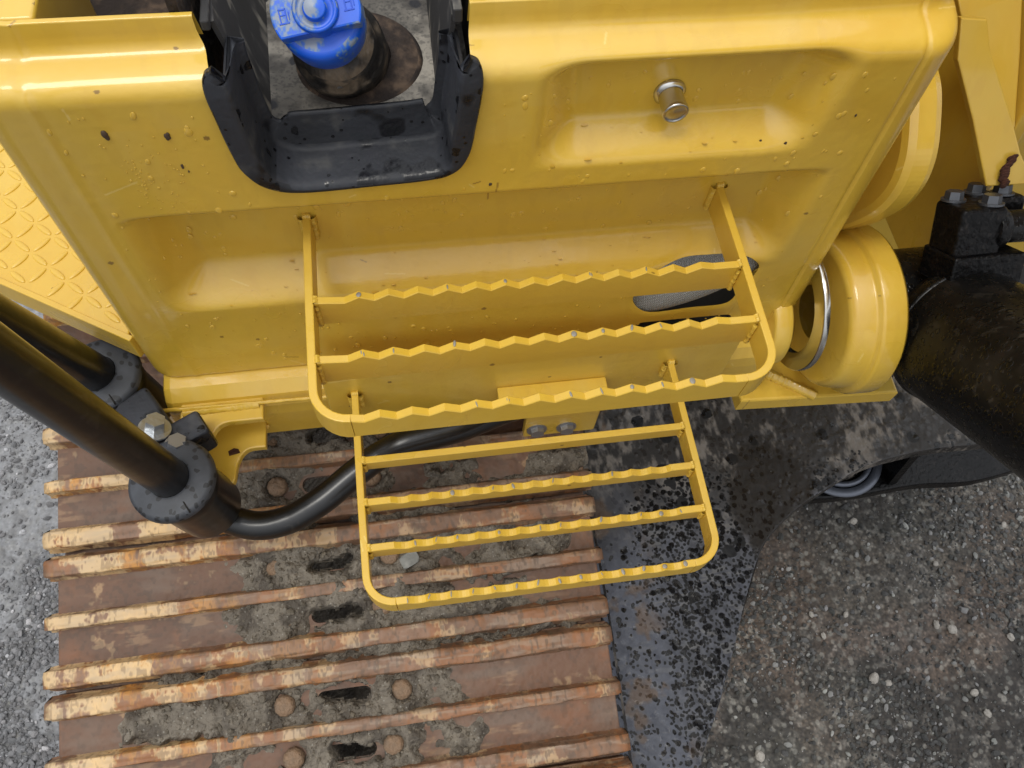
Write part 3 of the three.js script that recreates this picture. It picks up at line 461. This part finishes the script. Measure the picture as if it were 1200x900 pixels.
{
  const hole = (s) => stadium(-0.028, s, 0.028, s, 0.0135);
  const lip = box(-0.391, 0.391, -0.056, -0.043, 0.070, 0.118, 0.004); const outline = []; { const R = rng(5), n = 40; for (let i = 0; i <= n; i++) outline.push([-0.393 + (0.786 * i) / n, -0.0945 + 0.0012 * R()]); for (let i = 0; i <= n; i++) outline.push([0.393 - (0.786 * i) / n, 0.0925 - 0.0012 * R()]); }
  const plate0 = extXZ(outline, -0.040, -0.026, 0.002, [hole(-0.038), hole(0.036)]);
  const plateG = mergeGeometries([uvBox(plate0), uvBox(lip)]);
  const bolt = new THREE.LatheGeometry([[0.0155, -0.026], [0.0155, -0.0195], [0.0135, -0.0135], [0.008, -0.0105], [0, -0.0098]].map(([r, y]) => new THREE.Vector2(r, y)), 10);
  const link = [box(-0.105, -0.055, -0.14, -0.042, -0.098, 0.098, 0.006), box(0.055, 0.105, -0.14, -0.042, -0.098, 0.098, 0.006), along(new THREE.CylinderGeometry(0.024, 0.024, 0.2, 20), V(0, -0.09, 0.09), V(1, 0, 0))].map((g) => uvBox(g));
  const linkG = mergeGeometries(link), boltG = uvBox(bolt, 1.5);
  for (let k = -5; k <= 4; k++) {
    const g = plateG.clone(); { const u = g.attributes.uv, p = g.attributes.position; for (let i = 0; i < u.count; i++) u.setXY(i, p.getX(i) / 0.8 + 0.5, p.getZ(i) / 0.8 + k * 0.37 + p.getY(i)); }
    const shoe = mesh('track_shoe', g, M.shoe);
    shoe.position.set(T0.x - BASE.x, T0.y + H - BASE.y - k * PITCH * Math.sin(TH), T0.z - BASE.z + k * PITCH * Math.cos(TH)); shoe.rotation.x = TH; track.add(shoe);
    [[-0.0755, 0.028], [0, 0.0205], [0.0760, 0.0275]].forEach(([s, w], i) => { const b = mesh('grouser', grouserGeo(w, 0.028, 100 + k * 7 + i), M.grouser); b.position.set(0, i === 1 ? -0.002 : 0, s); shoe.add(b); });
    for (const [x, s] of [[-0.084, -0.038], [0.082, -0.038], [-0.076, 0.034], [0.064, 0.034]]) { const b = mesh('bolt_head', boltG, M.bolt); b.position.set(x, 0, s); b.rotation.y = k + x * 40; shoe.add(b); }
    const l = mesh('chain_link', linkG, M.shoe); shoe.add(l);
  }
  part('track_frame', [box(TX - 0.2, TX + 0.2, -2.05, -1.45, -2.2, 0.25, 0.03)], M.mud, track);
  part('ground_shoes', Array.from({ length: 14 }, (_, i) => box(TX - 0.4, TX + 0.4, -2.298, -2.275, -2.3 + i * 0.195, -2.3 + i * 0.195 + 0.185, 0.004)), M.shoe, track).name = numbered('ground_run');
}
// ================================================================ undercarriage centre plate
const under = holder('undercarriage_frame', 'dark greasy steel undercarriage plate spotted with oil and water');
{
  const SY = -1.5;
  const col = tex(2048, 2048, (u, v) => {
    const x = u < 0.19 ? u + 1 : u, z = v - 1 + (v < 0.06 ? 1 : 0), u0 = u, v0 = v; const wu = 0.007 * (fbm(u, v, 70, 3, 31) - 0.5), wv = 0.007 * (fbm(u, v, 70, 3, 41) - 0.5); const n = fbm(u, v, 12, 5, 3), g = fbm(u, v, 120, 3, 6), w = 0.16 * (fbm(u, v, 90, 2, 9) - 0.5);
    let c = mixc(rgb(44, 45, 49), rgb(98, 100, 108), 0.4 * n + 0.6 * g); c = mixc(c, rgb(120, 116, 108), 0.35 * step(0.6, 0.72, fbm(u * 0.6, v * 2, 60, 3, 73)));
    const near = step(0.43, 0.36, x + 0.05 * (n - 0.5)), back = step(-0.30, -0.56, z + 0.16 * (n - 0.5));
    c = mixc(c, rgb(46, 43, 40), back * 0.92); c = mixc(c, rgb(138, 130, 120), 0.75 * back * step(0.46, 0.66, 0.6 * fbm(u, v, 18, 5, 13) + 0.4 * fbm(u * 2, v, 60, 3, 15)));
    c = mixc(c, rgb(86, 90, 102), 0.5 * near * (1 - back));  // sky reflection painted as a blue-grey zone beside the track
    const [d, id] = cells(u + wu, v + wv, 84, 5), [e, ie] = cells(u + wu, v + wv, 160, 7), [f, jf] = cells(u + wu, v + wv, 30, 11);
    const dens = 0.36 + 0.5 * step(0.62, 0.40, fbm(u, v, 7, 3, 17)) * (1 - 0.75 * near) - 0.25 * near - 0.42 * back;
    let s = Math.max(id < dens * 0.62 ? step(0.50, 0.40, d + w) : 0, ie < dens * 0.85 ? step(0.52, 0.38, e + w) : 0, jf < 0.12 * (1 - near) ? step(0.4, 0.34, f + w) : 0);
    c = mixc(c, rgb(14, 14, 15), 0.9 * s);
    const gr = step(0.13, 0.10, Math.hypot((x - 0.675) / 0.75, (z + 0.43) / 1.05) + 0.07 * (n - 0.5) + 0.02 * (g - 0.5)); c = mixc(c, rgb(27, 23, 19), 0.9 * gr);
    c = mixc(c, rgb(104, 78, 56), 0.5 * near * step(0.58, 0.7, fbm(u, v, 22, 4, 19)));
    return c;
  });
  const ro = tex(1024, 1024, (u, v) => { const [d, id] = cells(u, v, 84, 5); return 0.42 + 0.14 * fbm(u, v, 40, 3, 4) - (id < 0.55 ? 0.3 * step(0.46, 0.38, d) : 0); }, false);
  M.greasy = new THREE.MeshPhysicalMaterial({ specularIntensity: 0.55, map: col, roughnessMap: ro, roughness: 1, bumpMap: tex(512, 512, (u, v) => fbm(u, v, 60, 4, 3), false), bumpScale: 0.003 });
  const sh = new THREE.Shape(); const P = [[0.405, 0.06], [0.412, 0.0], [0.469, -0.088]]; sh.moveTo(0.19, -0.06); P.forEach(([x, z]) => sh.lineTo(x, -z));
  sh.splineThru([[0.515, -0.168], [0.562, -0.254], [0.621, -0.344], [0.699, -0.402], [0.772, -0.437], [0.87, -0.476], [0.965, -0.492], [1.05, -0.497], [1.18, -0.494]].map(([x, z]) => new THREE.Vector2(x, -z)));
  sh.lineTo(1.18, 1.05); sh.lineTo(0.19, 1.05);
  part('top_plate', extXZ(sh, SY - 0.035, SY, 0.004), M.greasy, under);
  part('side_fillet', [tube([V(0.262, SY - 0.006, 0.06), V(0.275, SY - 0.004, -0.3), V(0.275, SY - 0.004, -0.7)], 0.03, 40, 16)], M.greasy, under);
  part('frame_side', [slab4(V(0.43, SY - 0.03, -0.06), V(0.43, -2.1, -0.10), V(0.60, -2.1, -0.40), V(0.60, SY - 0.03, -0.34), 0.02), box(0.2, 0.42, -2.05, SY - 0.03, -1.0, -0.02, 0.02)], M.blackWet, under);
  const lip = new THREE.Shape(); lip.moveTo(0.80, 0.53); lip.splineThru([[0.885, -0.503], [1.0, -0.500], [1.15, -0.507], [1.30, -0.500], [1.5, -0.53]].map(([x, z]) => new THREE.Vector2(x, -z))); lip.lineTo(1.6, 0.9); lip.lineTo(0.78, 0.9);
  part('lower_lip', extXZ(lip, -1.82, -1.78, 0.006), M.castIron, under);
  M.bareIron = new THREE.MeshStandardMaterial({ color: 0x62666f, metalness: 0.5, roughness: 0.42 });
  part('bearing_ring', [new THREE.TorusGeometry(0.100, 0.011, 14, 56).scale(1, 1, 0.6).rotateX(Math.PI / 2).translate(0.972, -1.772, -0.605), new THREE.TorusGeometry(0.080, 0.007, 10, 56).rotateX(Math.PI / 2).translate(0.972, -1.770, -0.605)], M.bareIron, under);
  part('ring_hub', lathe([[0, 0], [0.06, 0], [0.066, -0.012], [0.07, -0.03]], V(0.972, -1.765, -0.605), V(0, 1, 0)), M.greasy, under);
  part('gusset', [slab4(V(1.095, -1.78, -0.515), V(1.10, -1.53, -0.56), V(1.10, -1.53, -0.95), V(1.095, -1.78, -0.95), 0.02)], M.castIron, under);
  part('void_block', [box(0.62, 1.9, -1.79, -1.54, -1.6, -0.80, 0.01)], M.void, under);  // near-black block added to stand for the dark hollow above the lip
}
// ================================================================ boom foot and boom
const boom = holder('boom', 'yellow boom foot with welded ribs and rust stains');
{
  const X = V(1, 0, 0), c = V(0, -0.972, -0.545);
  part('foot_boss', [lathe([[0.04, 0], [0.096, 0], [0.104, 0.003], [0.108, 0.010], [0.112, 0.030], [0.113, 0.034], [0.118, 0.035], [0.121, 0.040], [0.122, 0.066], [0.118, 0.072], [0.04, 0.072]], c.clone().setX(0.568), X, 72)], M.yellow, boom);
  const smooth = (P) => { const c = new THREE.CatmullRomCurve3(P.slice(0, 8).map(([z, y]) => V(z, y, 0)), false, 'centripetal').getPoints(40).map((p) => [p.x, p.y]); return [...c, ...P.slice(8)]; };
  const B = [[-0.673, -0.628], [-0.633, -0.640], [-0.603, -0.662], [-0.577, -0.689], [-0.563, -0.723], [-0.564, -0.764], [-0.583, -0.817], [-0.628, -0.898], [-0.85, -0.9], [-0.85, -0.61]];
  part('side_bracket', [extZY(smooth(B), 0.575, 0.620, 0.012)], M.yellow, boom);
  part('boom_side', [extZY([[-1.2, -0.10], [-0.85, -0.20], [-0.70, -0.62], [-0.655, -0.84], [-0.62, -1.0], [-0.64, -1.06], [-1.2, -1.06]], 0.80, 0.82, 0.003), box(0.59, 1.4, -1.40, -0.20, -0.87, -0.85, 0.003)], M.yellow, boom);
  const ribC = [[0.617, -0.580, -0.670], [0.6445, -0.5786, -0.664], [0.6577, -0.607, -0.644], [0.701, -0.6646, -0.5994], [0.722, -0.696, -0.5755], [0.748, -0.724, -0.5526], [0.694, -0.7326, -0.5606], [0.658, -0.669, -0.607], [0.6247, -0.6163, -0.6463]];
  const ribD = [[0.644, -0.595, -0.729], [0.7153, -0.588, -0.716], [0.721, -0.632, -0.6705], [0.726, -0.6897, -0.6113], [0.7197, -0.702, -0.601], [0.679, -0.636, -0.678], [0.6526, -0.613, -0.709]];
  const plate = (pts0, n, t) => { const pts = pts0.map((p) => p.map((v) => v * 1.1)), N = V(...n).normalize(), U = V(1, 0, 0).addScaledVector(N, -N.x).normalize(), W = N.clone().cross(U), o = V(...pts[0]); const s = new THREE.Shape(pts.map((p) => { const d = V(...p).sub(o); return new THREE.Vector2(d.dot(U), d.dot(W)); })); const g = new THREE.ExtrudeGeometry(s, { depth: t, bevelEnabled: true, bevelThickness: 0.002, bevelSize: 0.002, bevelOffset: -0.002, bevelSegments: 2 }); g.translate(0, 0, -t); g.applyMatrix4(new THREE.Matrix4().makeBasis(U, W, N).setPosition(o)); return g; };
  part('rib', plate(ribC, [-0.2, 0.5, 0.84], 0.012), M.yellow, boom);
  part('rib', plate(ribD, [-0.2, 0.7, 0.7], 0.012), M.yellow, boom);
  const R = rng(33), rust = []; for (let i = 0; i < 26; i++) { const t = i / 25, s = new THREE.IcosahedronGeometry(0.0035 + 0.004 * R(), 1); s.scale(1, 0.9, 0.22); s.translate(1.1 * (0.7105 - 0.006 * Math.sin(t * 3) + 0.004 * R()), 1.1 * (-0.697 - 0.030 * t), 1.1 * (-0.585 + 0.019 * t) + 0.014); rust.push(s); }
  part('rust_patch', rust, M.rust, boom, 'dark rust stain on the edge of the boom rib');
  part('boom_beam', extZY([[-0.95, -0.30], [-0.62, -0.42], [-0.40, -0.58], [0.15, -0.12], [1.6, 1.15], [1.3, 1.5], [0.1, 0.75], [-0.8, 0.0]], 0.74, 1.2, 0.01), M.yellow, boom);
}
// ================================================================ boom cylinder with port block and pipe
const ram = holder('boom_cylinder', 'big black boom cylinder covered in water drops');
{
  const a = V(0, 0.6, 0.8).normalize(), c = V(0.738, -0.952, -0.488);
  part('barrel', [lathe([[0, -0.022], [0.050, -0.020], [0.072, -0.014], [0.089, 0.0], [0.0955, 0.018], [0.0965, 0.030], [0.0965, 1.3], [0, 1.3]], c, a, 72), lathe([[0.0955, 0.026], [0.0985, 0.028], [0.099, 0.031], [0.0975, 0.034], [0.0955, 0.035]], c, a, 72)], M.blackWet, ram);
  part('cylinder_eye', lathe([[0.03, 0], [0.080, 0], [0.086, 0.006], [0.086, 0.1], [0.080, 0.106], [0.03, 0.106]], c.clone().addScaledVector(a, -0.09).setX(0.665), V(1, 0, 0), 48), M.blackWet, ram);
  const n = V(0, 0.8, -0.6), O = c.clone().addScaledVector(a, 0.008).addScaledVector(n, 0.0965), F = new THREE.Matrix4().makeBasis(V(1, 0, 0), n, a).setPosition(O), fit = (g) => g.applyMatrix4(F);
  part('port_base', fit(box(-0.040, 0.062, -0.02, 0.022, -0.034, 0.036, 0.004)), M.castIron, ram);
  part('port_block', [fit(box(-0.038, 0.026, 0.018, 0.084, -0.030, 0.030, 0.007)), fit(box(0.012, 0.090, 0.018, 0.082, -0.062, -0.020, 0.008))], M.castIron, ram);
  part('port_flange', fit(lathe([[0.015, 0], [0.030, 0], [0.031, 0.004], [0.029, 0.014], [0.026, 0.020]], V(0.018, 0.050, 0.004), V(1, 0, 0))), M.castIron, ram);
  part('pipe', fit(rod(V(0.02, 0.050, 0.004), V(0.42, 0.046, 0.020), 0.0215)), M.blackWet, ram);
  for (const [x, z] of [[-0.022, -0.016], [0.010, 0.014], [0.034, -0.050], [0.062, -0.036]]) part('block_bolt', hexHead(V(x, x > 0.03 ? 0.082 : 0.084, z), V(0, 1, 0), 0.0118, 0.010, 1.3).map(fit), M.oilySteel, ram);
}
// ================================================================ mud on the track, a stone in it
{
  const cs = 0.003, x0 = -0.402, x1 = 0.402, s0 = -0.42, s1 = 0.42, nx = Math.round((x1 - x0) / cs), ns = Math.round((s1 - s0) / cs), pos = [], ok = [], idx = [];
  const blob = (x, s, a, b, c, d, e = 0.08) => step(a - e, a + e, x) * step(b + e, b - e, x) * step(c - 0.012, c + 0.012, s) * step(d + 0.012, d - 0.012, s);
  const hAt = (x, s) => {
    const n = fbm((x + 1) * 0.5, (s + 1) * 0.5, 16, 5, 51) - 0.5, f = fbm((x + 1) * 0.5, (s + 1) * 0.5, 110, 3, 61) - 0.5, n2 = fbm((x + 1) * 0.5, (s + 1) * 0.5, 50, 4, 57) - 0.5, k = Math.round(s / PITCH), ls = s - k * PITCH; let lx = x;
    let m = 0; const wx = 0.17 * (fbm((x + 1) * 0.5, (s + 1) * 0.5, 24, 4, 91) - 0.5), ws = 0.05 * (fbm((x + 1) * 0.5, (s + 1) * 0.5, 40, 3, 93) - 0.5) + 0.05 * (fbm((x + 1) * 0.5, (s + 1) * 0.5, 100, 3, 95) - 0.5); lx = x + wx; s = s + ws;
    m = Math.max(m, 1.2 * blob(lx, 0, -0.135 + 0.03 * Math.sin(k * 2.1), 0.125 + 0.03 * Math.sin(k * 3.3), -1, 1));
    m = Math.max(m, blob(lx, s, -0.31, 0.12, 0.108, 0.186), blob(lx, s, -0.16, 0.10, 0.19, 0.285), 0.9 * blob(lx, s, 0.1, 0.34, -0.09, 0.0), blob(lx, s, 0.0, 0.26, 0.02, 0.075), 0.9 * blob(lx, s, -0.20, 0.16, -0.29, -0.13), 0.8 * blob(lx, s, -0.06, 0.30, 0.085, 0.105), 0.5 * blob(lx, s, -0.26, -0.05, 0.080, 0.110), blob(lx, s, -0.22, 0.2, -0.42, -0.28), 0.7 * blob(lx, s, 0.02, 0.4, -0.17, -0.115));
    for (const hs of [-0.038, 0.036]) { const d = Math.hypot(Math.max(0, Math.abs(x + 0.4 * wx) - 0.024), ls + 0.4 * ws - hs); m -= 1.6 * step(0.014, 0.006, d + 0.02 * n); }
    for (const [bx, bs] of [[-0.084, -0.038], [0.082, -0.038], [-0.076, 0.034], [0.064, 0.034]]) m -= 0.46 * step(0.022, 0.011, Math.hypot(x - bx, ls - bs) + 0.012 * n);
    const lump = Math.abs(fbm((x + 1) * 0.5, (s + 1) * 0.5, 64, 3, 97) - 0.5);
    return -0.034 + 0.026 * clamp(m * 0.88 + 2.6 * n * (0.2 + m) + 1.6 * n2 * (0.15 + m)) + (0.010 * f + 0.022 * lump - 0.003) * clamp(m + 0.3) + 0.004 * n - 0.004 * step(0.4, 0, m);
  };
  for (let j = 0; j <= ns; j++) for (let i = 0; i <= nx; i++) { const x = x0 + i * cs, s = s0 + j * cs, h = hAt(x, s); pos.push(x, h, s); ok.push(h > -0.029); }
  for (let j = 0; j < ns; j++) for (let i = 0; i < nx; i++) { const a = j * (nx + 1) + i, b = a + 1, c = a + nx + 1, d = c + 1; if (ok[a] || ok[b] || ok[c] || ok[d]) idx.push(a, c, b, b, c, d); }
  const g = new THREE.BufferGeometry(); g.setAttribute('position', new THREE.Float32BufferAttribute(pos, 3)); g.setIndex(idx); g.computeVertexNormals();
  const o = mesh('dried_mud', uvBox(g), M.mud); o.position.set(T0.x, T0.y + H, T0.z); o.rotation.x = TH; scene.add(o);
  tag(o, 'grey brown mud with grit caked between the track bars', 'mud', null, 'stuff');
  // gritty clods in the mud
  const clod = new THREE.IcosahedronGeometry(1, 1); { const p = clod.attributes.position; for (let i = 0; i < p.count; i++) { const f = 0.75 + 0.5 * noise(p.getX(i) * 2 + 9, p.getY(i) * 2 + p.getZ(i) * 3 + 9, 256, 2); p.setXYZ(i, p.getX(i) * f, p.getY(i) * f, p.getZ(i) * f); } clod.computeVertexNormals(); }
  const R = rng(71), list = []; let tries = 0;
  while (list.length < 2600 && tries++ < 40000) { const x = mix(x0, x1, R()), s = mix(s0, s1, R()), h = hAt(x, s); if (h > -0.024) list.push([x, h, s]); }
  const im = new THREE.InstancedMesh(clod, new THREE.MeshStandardMaterial({ map: M.mud.map, roughness: 0.85 }), list.length), q = new THREE.Object3D(), cc = new THREE.Color();
  list.forEach(([x, h, s], i) => { const r = 0.0012 + 0.0045 * R() ** 4; q.position.set(x, h, s); q.scale.set(r * (0.8 + 0.5 * R()), r * 0.8, r); q.rotation.set(R() * 6, R() * 6, R() * 6); q.updateMatrix(); im.setMatrixAt(i, q.matrix); const v = 0.7 + 0.5 * R() ** 3; im.setColorAt(i, cc.setRGB(v, v * 0.99, v * 0.95)); });
  im.name = numbered('mud_grit'); im.castShadow = im.receiveShadow = true; im.position.copy(o.position); im.rotation.copy(o.rotation); scene.add(im);
  tag(im, 'fine grit and clods lying in the mud on the track', 'grit', null, 'stuff');
  const st = new THREE.IcosahedronGeometry(1, 3), sp = st.attributes.position; for (let i = 0; i < sp.count; i++) { const x = sp.getX(i), y = sp.getY(i), z = sp.getZ(i), f = 0.8 + 0.4 * noise(x * 1.7 + 20, y * 1.7 + z * 2.3 + 20, 256, 4); sp.setXYZ(i, clamp(x * f, -0.8, 0.75), clamp(y * f, -0.6, 0.5), clamp(z * f, -0.75, 0.8)); } st.computeVertexNormals(); st.scale(0.018, 0.010, 0.013);
  const stone = mesh('stone', uvBox(st, 8), new THREE.MeshStandardMaterial({ map: rep(tex(128, 128, (u, v) => mixc(rgb(98, 98, 93), rgb(146, 145, 138), fbm(u, v, 8, 4, 3))), 2), roughness: 0.7 }));
  stone.position.set(-0.037, -1.212 + H, -0.326); stone.rotation.set(0.2, 0.4, 0); scene.add(stone);
  tag(stone, 'flat pale grey stone stuck in the mud under the lower step', 'stone');
}
// ================================================================ gravel ground
{
  const line = (lo, hi, st) => { const a = []; for (let v = lo; v <= hi + 1e-6; v += st) a.push(v); let d = st; for (let v = hi; v < 90;) { d *= 1.7; v += d; a.push(v); } d = st; for (let v = lo; v > -90;) { d *= 1.7; v -= d; a.unshift(v); } return a; };
  const xs = line(-1.6, 2.5, 0.012), zs = line(-1.5, 0.5, 0.012), pos = [], idx = [], uv = [];
  const gy = (x, z) => 0.010 * (fbm((x + 8) / 16, (z + 8) / 16, 32, 4, 71) - 0.5) + 0.012 * (noise(x * 9 + 90, z * 9 + 90, 256, 3) - 0.5) * step(-0.6, 0.2, x) + 0.006 * (noise(x * 40 + 100, z * 40 + 100, 256, 5) - 0.5);
  for (const z of zs) for (const x of xs) { pos.push(x, gy(clamp(x, -3, 4), clamp(z, -3, 3)), z); uv.push((x + 2) / 4.5, (z + 2) / 4.5); }
  const nx = xs.length; for (let j = 0; j < zs.length - 1; j++) for (let i = 0; i < nx - 1; i++) { const a = j * nx + i, b = a + 1, c = a + nx, d = c + 1; idx.push(a, c, b, b, c, d); }
  const g = new THREE.BufferGeometry(); g.setAttribute('position', new THREE.Float32BufferAttribute(pos, 3)); g.setAttribute('uv', new THREE.Float32BufferAttribute(uv, 2)); g.setIndex(idx); g.computeVertexNormals();
  const puddle = (x, z) => step(0.50, 0.60, fbm((x + 8) / 16, (z + 8) / 16, 40, 3, 77) ) * step(-0.4, -0.7, x);
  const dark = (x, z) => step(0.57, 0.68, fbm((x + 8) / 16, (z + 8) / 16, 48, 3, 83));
  const col = tex(2048, 2048, (u, v) => {
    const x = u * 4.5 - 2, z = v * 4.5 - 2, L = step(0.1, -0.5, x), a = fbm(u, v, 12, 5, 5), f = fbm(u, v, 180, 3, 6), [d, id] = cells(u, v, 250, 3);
    let c = mixc(mixc(rgb(70, 59, 50), rgb(98, 84, 72), a), mixc(rgb(98, 98, 100), rgb(124, 125, 127), a), L);  // brown right side also darkened: shade of the boom put into the colour
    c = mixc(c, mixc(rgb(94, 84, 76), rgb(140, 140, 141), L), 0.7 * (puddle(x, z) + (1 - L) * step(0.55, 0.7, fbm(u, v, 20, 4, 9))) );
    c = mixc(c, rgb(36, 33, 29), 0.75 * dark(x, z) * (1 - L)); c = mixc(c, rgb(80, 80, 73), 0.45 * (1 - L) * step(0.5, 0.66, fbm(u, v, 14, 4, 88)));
    c = mixc(c, rgb(50, 47, 43), 0.45 * step(0.48, 0.7, f) * (1 - 0.6 * puddle(x, z))); c = mixc(c, rgb(150, 146, 138), 0.4 * step(0.56, 0.75, fbm(u, v, 230, 2, 16)) * (1 - 0.6 * puddle(x, z)));
    { const [e1, i1] = cells(u, v, 500, 12), [e2, i2] = cells(u, v, 900, 14), P = 1 - 0.75 * puddle(x, z), k = (0.84 + 0.36 * i1 * step(0.6, 0.3, e1)) * (0.86 + 0.30 * i2); c = c.map((q) => q * mix(1, k, P)); }
    if (id > 0.75) c = mixc(c, mixc(rgb(98, 98, 92), rgb(160, 156, 146), (id - 0.75) * 4), 0.6 * step(0.42, 0.30, d + 0.5 * (f - 0.5)) * (1 - 0.8 * puddle(x, z)));
    return c;
  });
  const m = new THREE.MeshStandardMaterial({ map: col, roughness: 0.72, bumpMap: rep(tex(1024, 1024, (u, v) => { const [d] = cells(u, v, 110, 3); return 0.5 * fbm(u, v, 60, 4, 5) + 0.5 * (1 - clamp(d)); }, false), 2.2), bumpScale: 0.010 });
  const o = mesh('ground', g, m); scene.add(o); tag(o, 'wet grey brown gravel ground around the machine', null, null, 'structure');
  const geos = [0, 1, 2].map((k) => { const p = new THREE.IcosahedronGeometry(1, 1), a = p.attributes.position; for (let i = 0; i < a.count; i++) { const x = a.getX(i), y = a.getY(i), z = a.getZ(i), f = 0.72 + 0.55 * noise(x * 1.6 + 30 * k + 20, y * 1.9 + z * 2.4 + 40, 256, k); a.setXYZ(i, x * f, y * f * 0.7, z * f * 0.85); } p.computeVertexNormals(); return p; });
  const pm = new THREE.MeshStandardMaterial({ roughness: 0.6, color: 0xffffff, bumpMap: M.mud.bumpMap, bumpScale: 0.001 }), R = rng(91), q = new THREE.Object3D(), cc = new THREE.Color();
  geos.forEach((geo, k) => {
    const N = 24000, im = new THREE.InstancedMesh(geo, pm, N);
    for (let i = 0; i < N; i++) {
      let x, z, t = 0; do { x = R() < 0.55 ? mix(-1.5, -0.45, R()) : mix(0.4, 2.3, R()); z = mix(-1.4, 0.35, R()); t++; } while (t < 8 && ((puddle(x, z) > 0.5 && R() < 0.7) || R() > 0.25 + 1.5 * step(0.42, 0.62, fbm((x + 8) / 16, (z + 8) / 16, 56, 3, 87))));
      const r = x < 0 ? 0.0015 + 0.0075 * R() ** 4 : 0.0013 + 0.0075 * R() ** 5; q.position.set(x, gy(x, z) + r * 0.25, z); q.scale.set(r * (0.7 + 0.8 * R()), r * (0.5 + 0.5 * R()), r * (0.7 + 0.5 * R())); q.rotation.set(R() * 0.8, R() * 6.3, R() * 0.8); q.updateMatrix(); im.setMatrixAt(i, q.matrix);
      const b = R(), v = x < 0 ? 0.16 + 0.16 * b * b + (b > 0.96 ? 0.2 : 0) : 0.05 + 0.12 * b * b + (b > 0.84 ? 0.12 : 0) + (b > 0.97 ? 0.10 : 0), w = R(); im.setColorAt(i, cc.setRGB(v * (1.0 + 0.06 * w), v * (1.0 + 0.02 * w), v * (x < 0 ? 1.02 : 0.9 + 0.1 * w)));  // stones on the right share the shade-darkened tone of the ground
    }
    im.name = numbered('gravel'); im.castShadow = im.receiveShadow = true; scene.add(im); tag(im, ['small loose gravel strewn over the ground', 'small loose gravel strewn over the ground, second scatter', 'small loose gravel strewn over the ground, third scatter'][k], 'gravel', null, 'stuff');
  });
  const pebbleM = new THREE.MeshStandardMaterial({ map: rep(tex(128, 128, (u, v) => mixc(rgb(120, 114, 106), rgb(178, 172, 162), fbm(u, v, 8, 4, 9))), 3), roughness: 0.7 });
  [[1.382, -0.246, 0.011], [1.421, -0.227, 0.014], [1.149, -0.132, 0.016], [1.188, -0.115, 0.010], [1.244, -0.567, 0.011], [1.449, -0.414, 0.009], [1.581, -0.185, 0.012], [1.70, -0.50, 0.010], [1.031, -0.320, 0.008], [1.05, -0.259, 0.009], [0.786, 0.011, 0.014], [1.416, -0.058, 0.012], [1.436, -0.004, 0.012], [1.129, -0.307, 0.008]].forEach(([x, z, r], i) => {
    const o = mesh('pebble', geos[i % 3], pebbleM); o.scale.set(r * (0.9 + 0.4 * R()), r * 0.8, r); o.rotation.set(R() * 0.5, R() * 6, R() * 0.5); o.position.set(x, gy(x, z) + r * 0.3, z); scene.add(o);
    tag(o, 'small pale pebble lying loose on the brown gravel right of the track', 'pebble', 'pale pebbles on the gravel');
  });
}
// ================================================================ water drops and flecks of dirt on the panel
{
  const R = rng(123), drop = new THREE.SphereGeometry(1, 16, 6, 0, Math.PI * 2, 0, Math.PI / 2).rotateX(Math.PI / 2), N = 560, water = new THREE.MeshPhysicalMaterial({ color: 0xd8b040, roughness: 0.10, clearcoat: 1, clearcoatRoughness: 0.02 });
  const im = new THREE.InstancedMesh(drop, water, N), q = new THREE.Object3D(); let i = 0, guard2 = 0;
  while (i < N && guard2++ < 9000) {
    const fine = i > 470; let x = mix(-0.28, 0.46, R()), y = mix(-0.94, -0.505, R());
    if (fine) { const a = R() * 6.3, r = 0.05 * R(); x = -0.225 + 0.5 * r * Math.cos(a) + 0.25 * r; y = -0.565 - 0.04 * R() + r * Math.sin(a); }
    const e = 0.004, rc = recess(x, y), sl = (recess(x, y + e) - recess(x, y - e)) / (2 * e);
    if (segDist(x, y, opening)[0] < 0.03 || segDist(x, y, slotA)[0] < 0.012 || sl < -0.3) continue;
    const r = fine ? 0.0005 + 0.0006 * R() : 0.0011 + 0.0028 * R() ** 3;
    q.position.set(x, y, ZP - rc + 0.0002); q.rotation.set(Math.atan(-sl) * -1, 0, (R() - 0.5) * 0.6); q.scale.set(r * (0.8 + 0.3 * R()), r * (1 + 0.7 * R()), r * 0.27); q.updateMatrix(); im.setMatrixAt(i++, q.matrix);
  }
  im.count = i; im.name = numbered('water_drops'); im.position.set(0, H, 0); scene.add(im); tag(im, 'clear water drops beaded on the yellow panel', 'water drops', null, 'stuff');
  const fl = [], S = rng(9); for (const [x, y, s] of [[-0.236, -0.531, 0.0042], [-0.187, -0.536, 0.0028], [-0.185, -0.573, 0.0018], [-0.182, -0.580, 0.001], [0.09, -0.627, 0.0016], [0.36, -0.60, 0.0014], [0.385, -0.601, 0.0016], [0.441, -0.565, 0.0012]]) for (let k = 0; k < 5; k++) { const g = new THREE.IcosahedronGeometry(s * (0.4 + 0.5 * S()), 1); g.scale(0.8, 1.3, 0.5); g.translate(x + (S() - 0.5) * s, y + (S() - 0.5) * s * 1.8, ZP - recess(x, y) + 0.0006); fl.push(uvBox(g)); }
  const o = mesh('dirt_flecks', mergeGeometries(fl), M.chipDark); o.position.set(0, H, 0); scene.add(o); tag(o, 'tiny dark flecks of dirt stuck to the panel', 'dirt', null, 'stuff');
}
renderer.render(scene, camera);
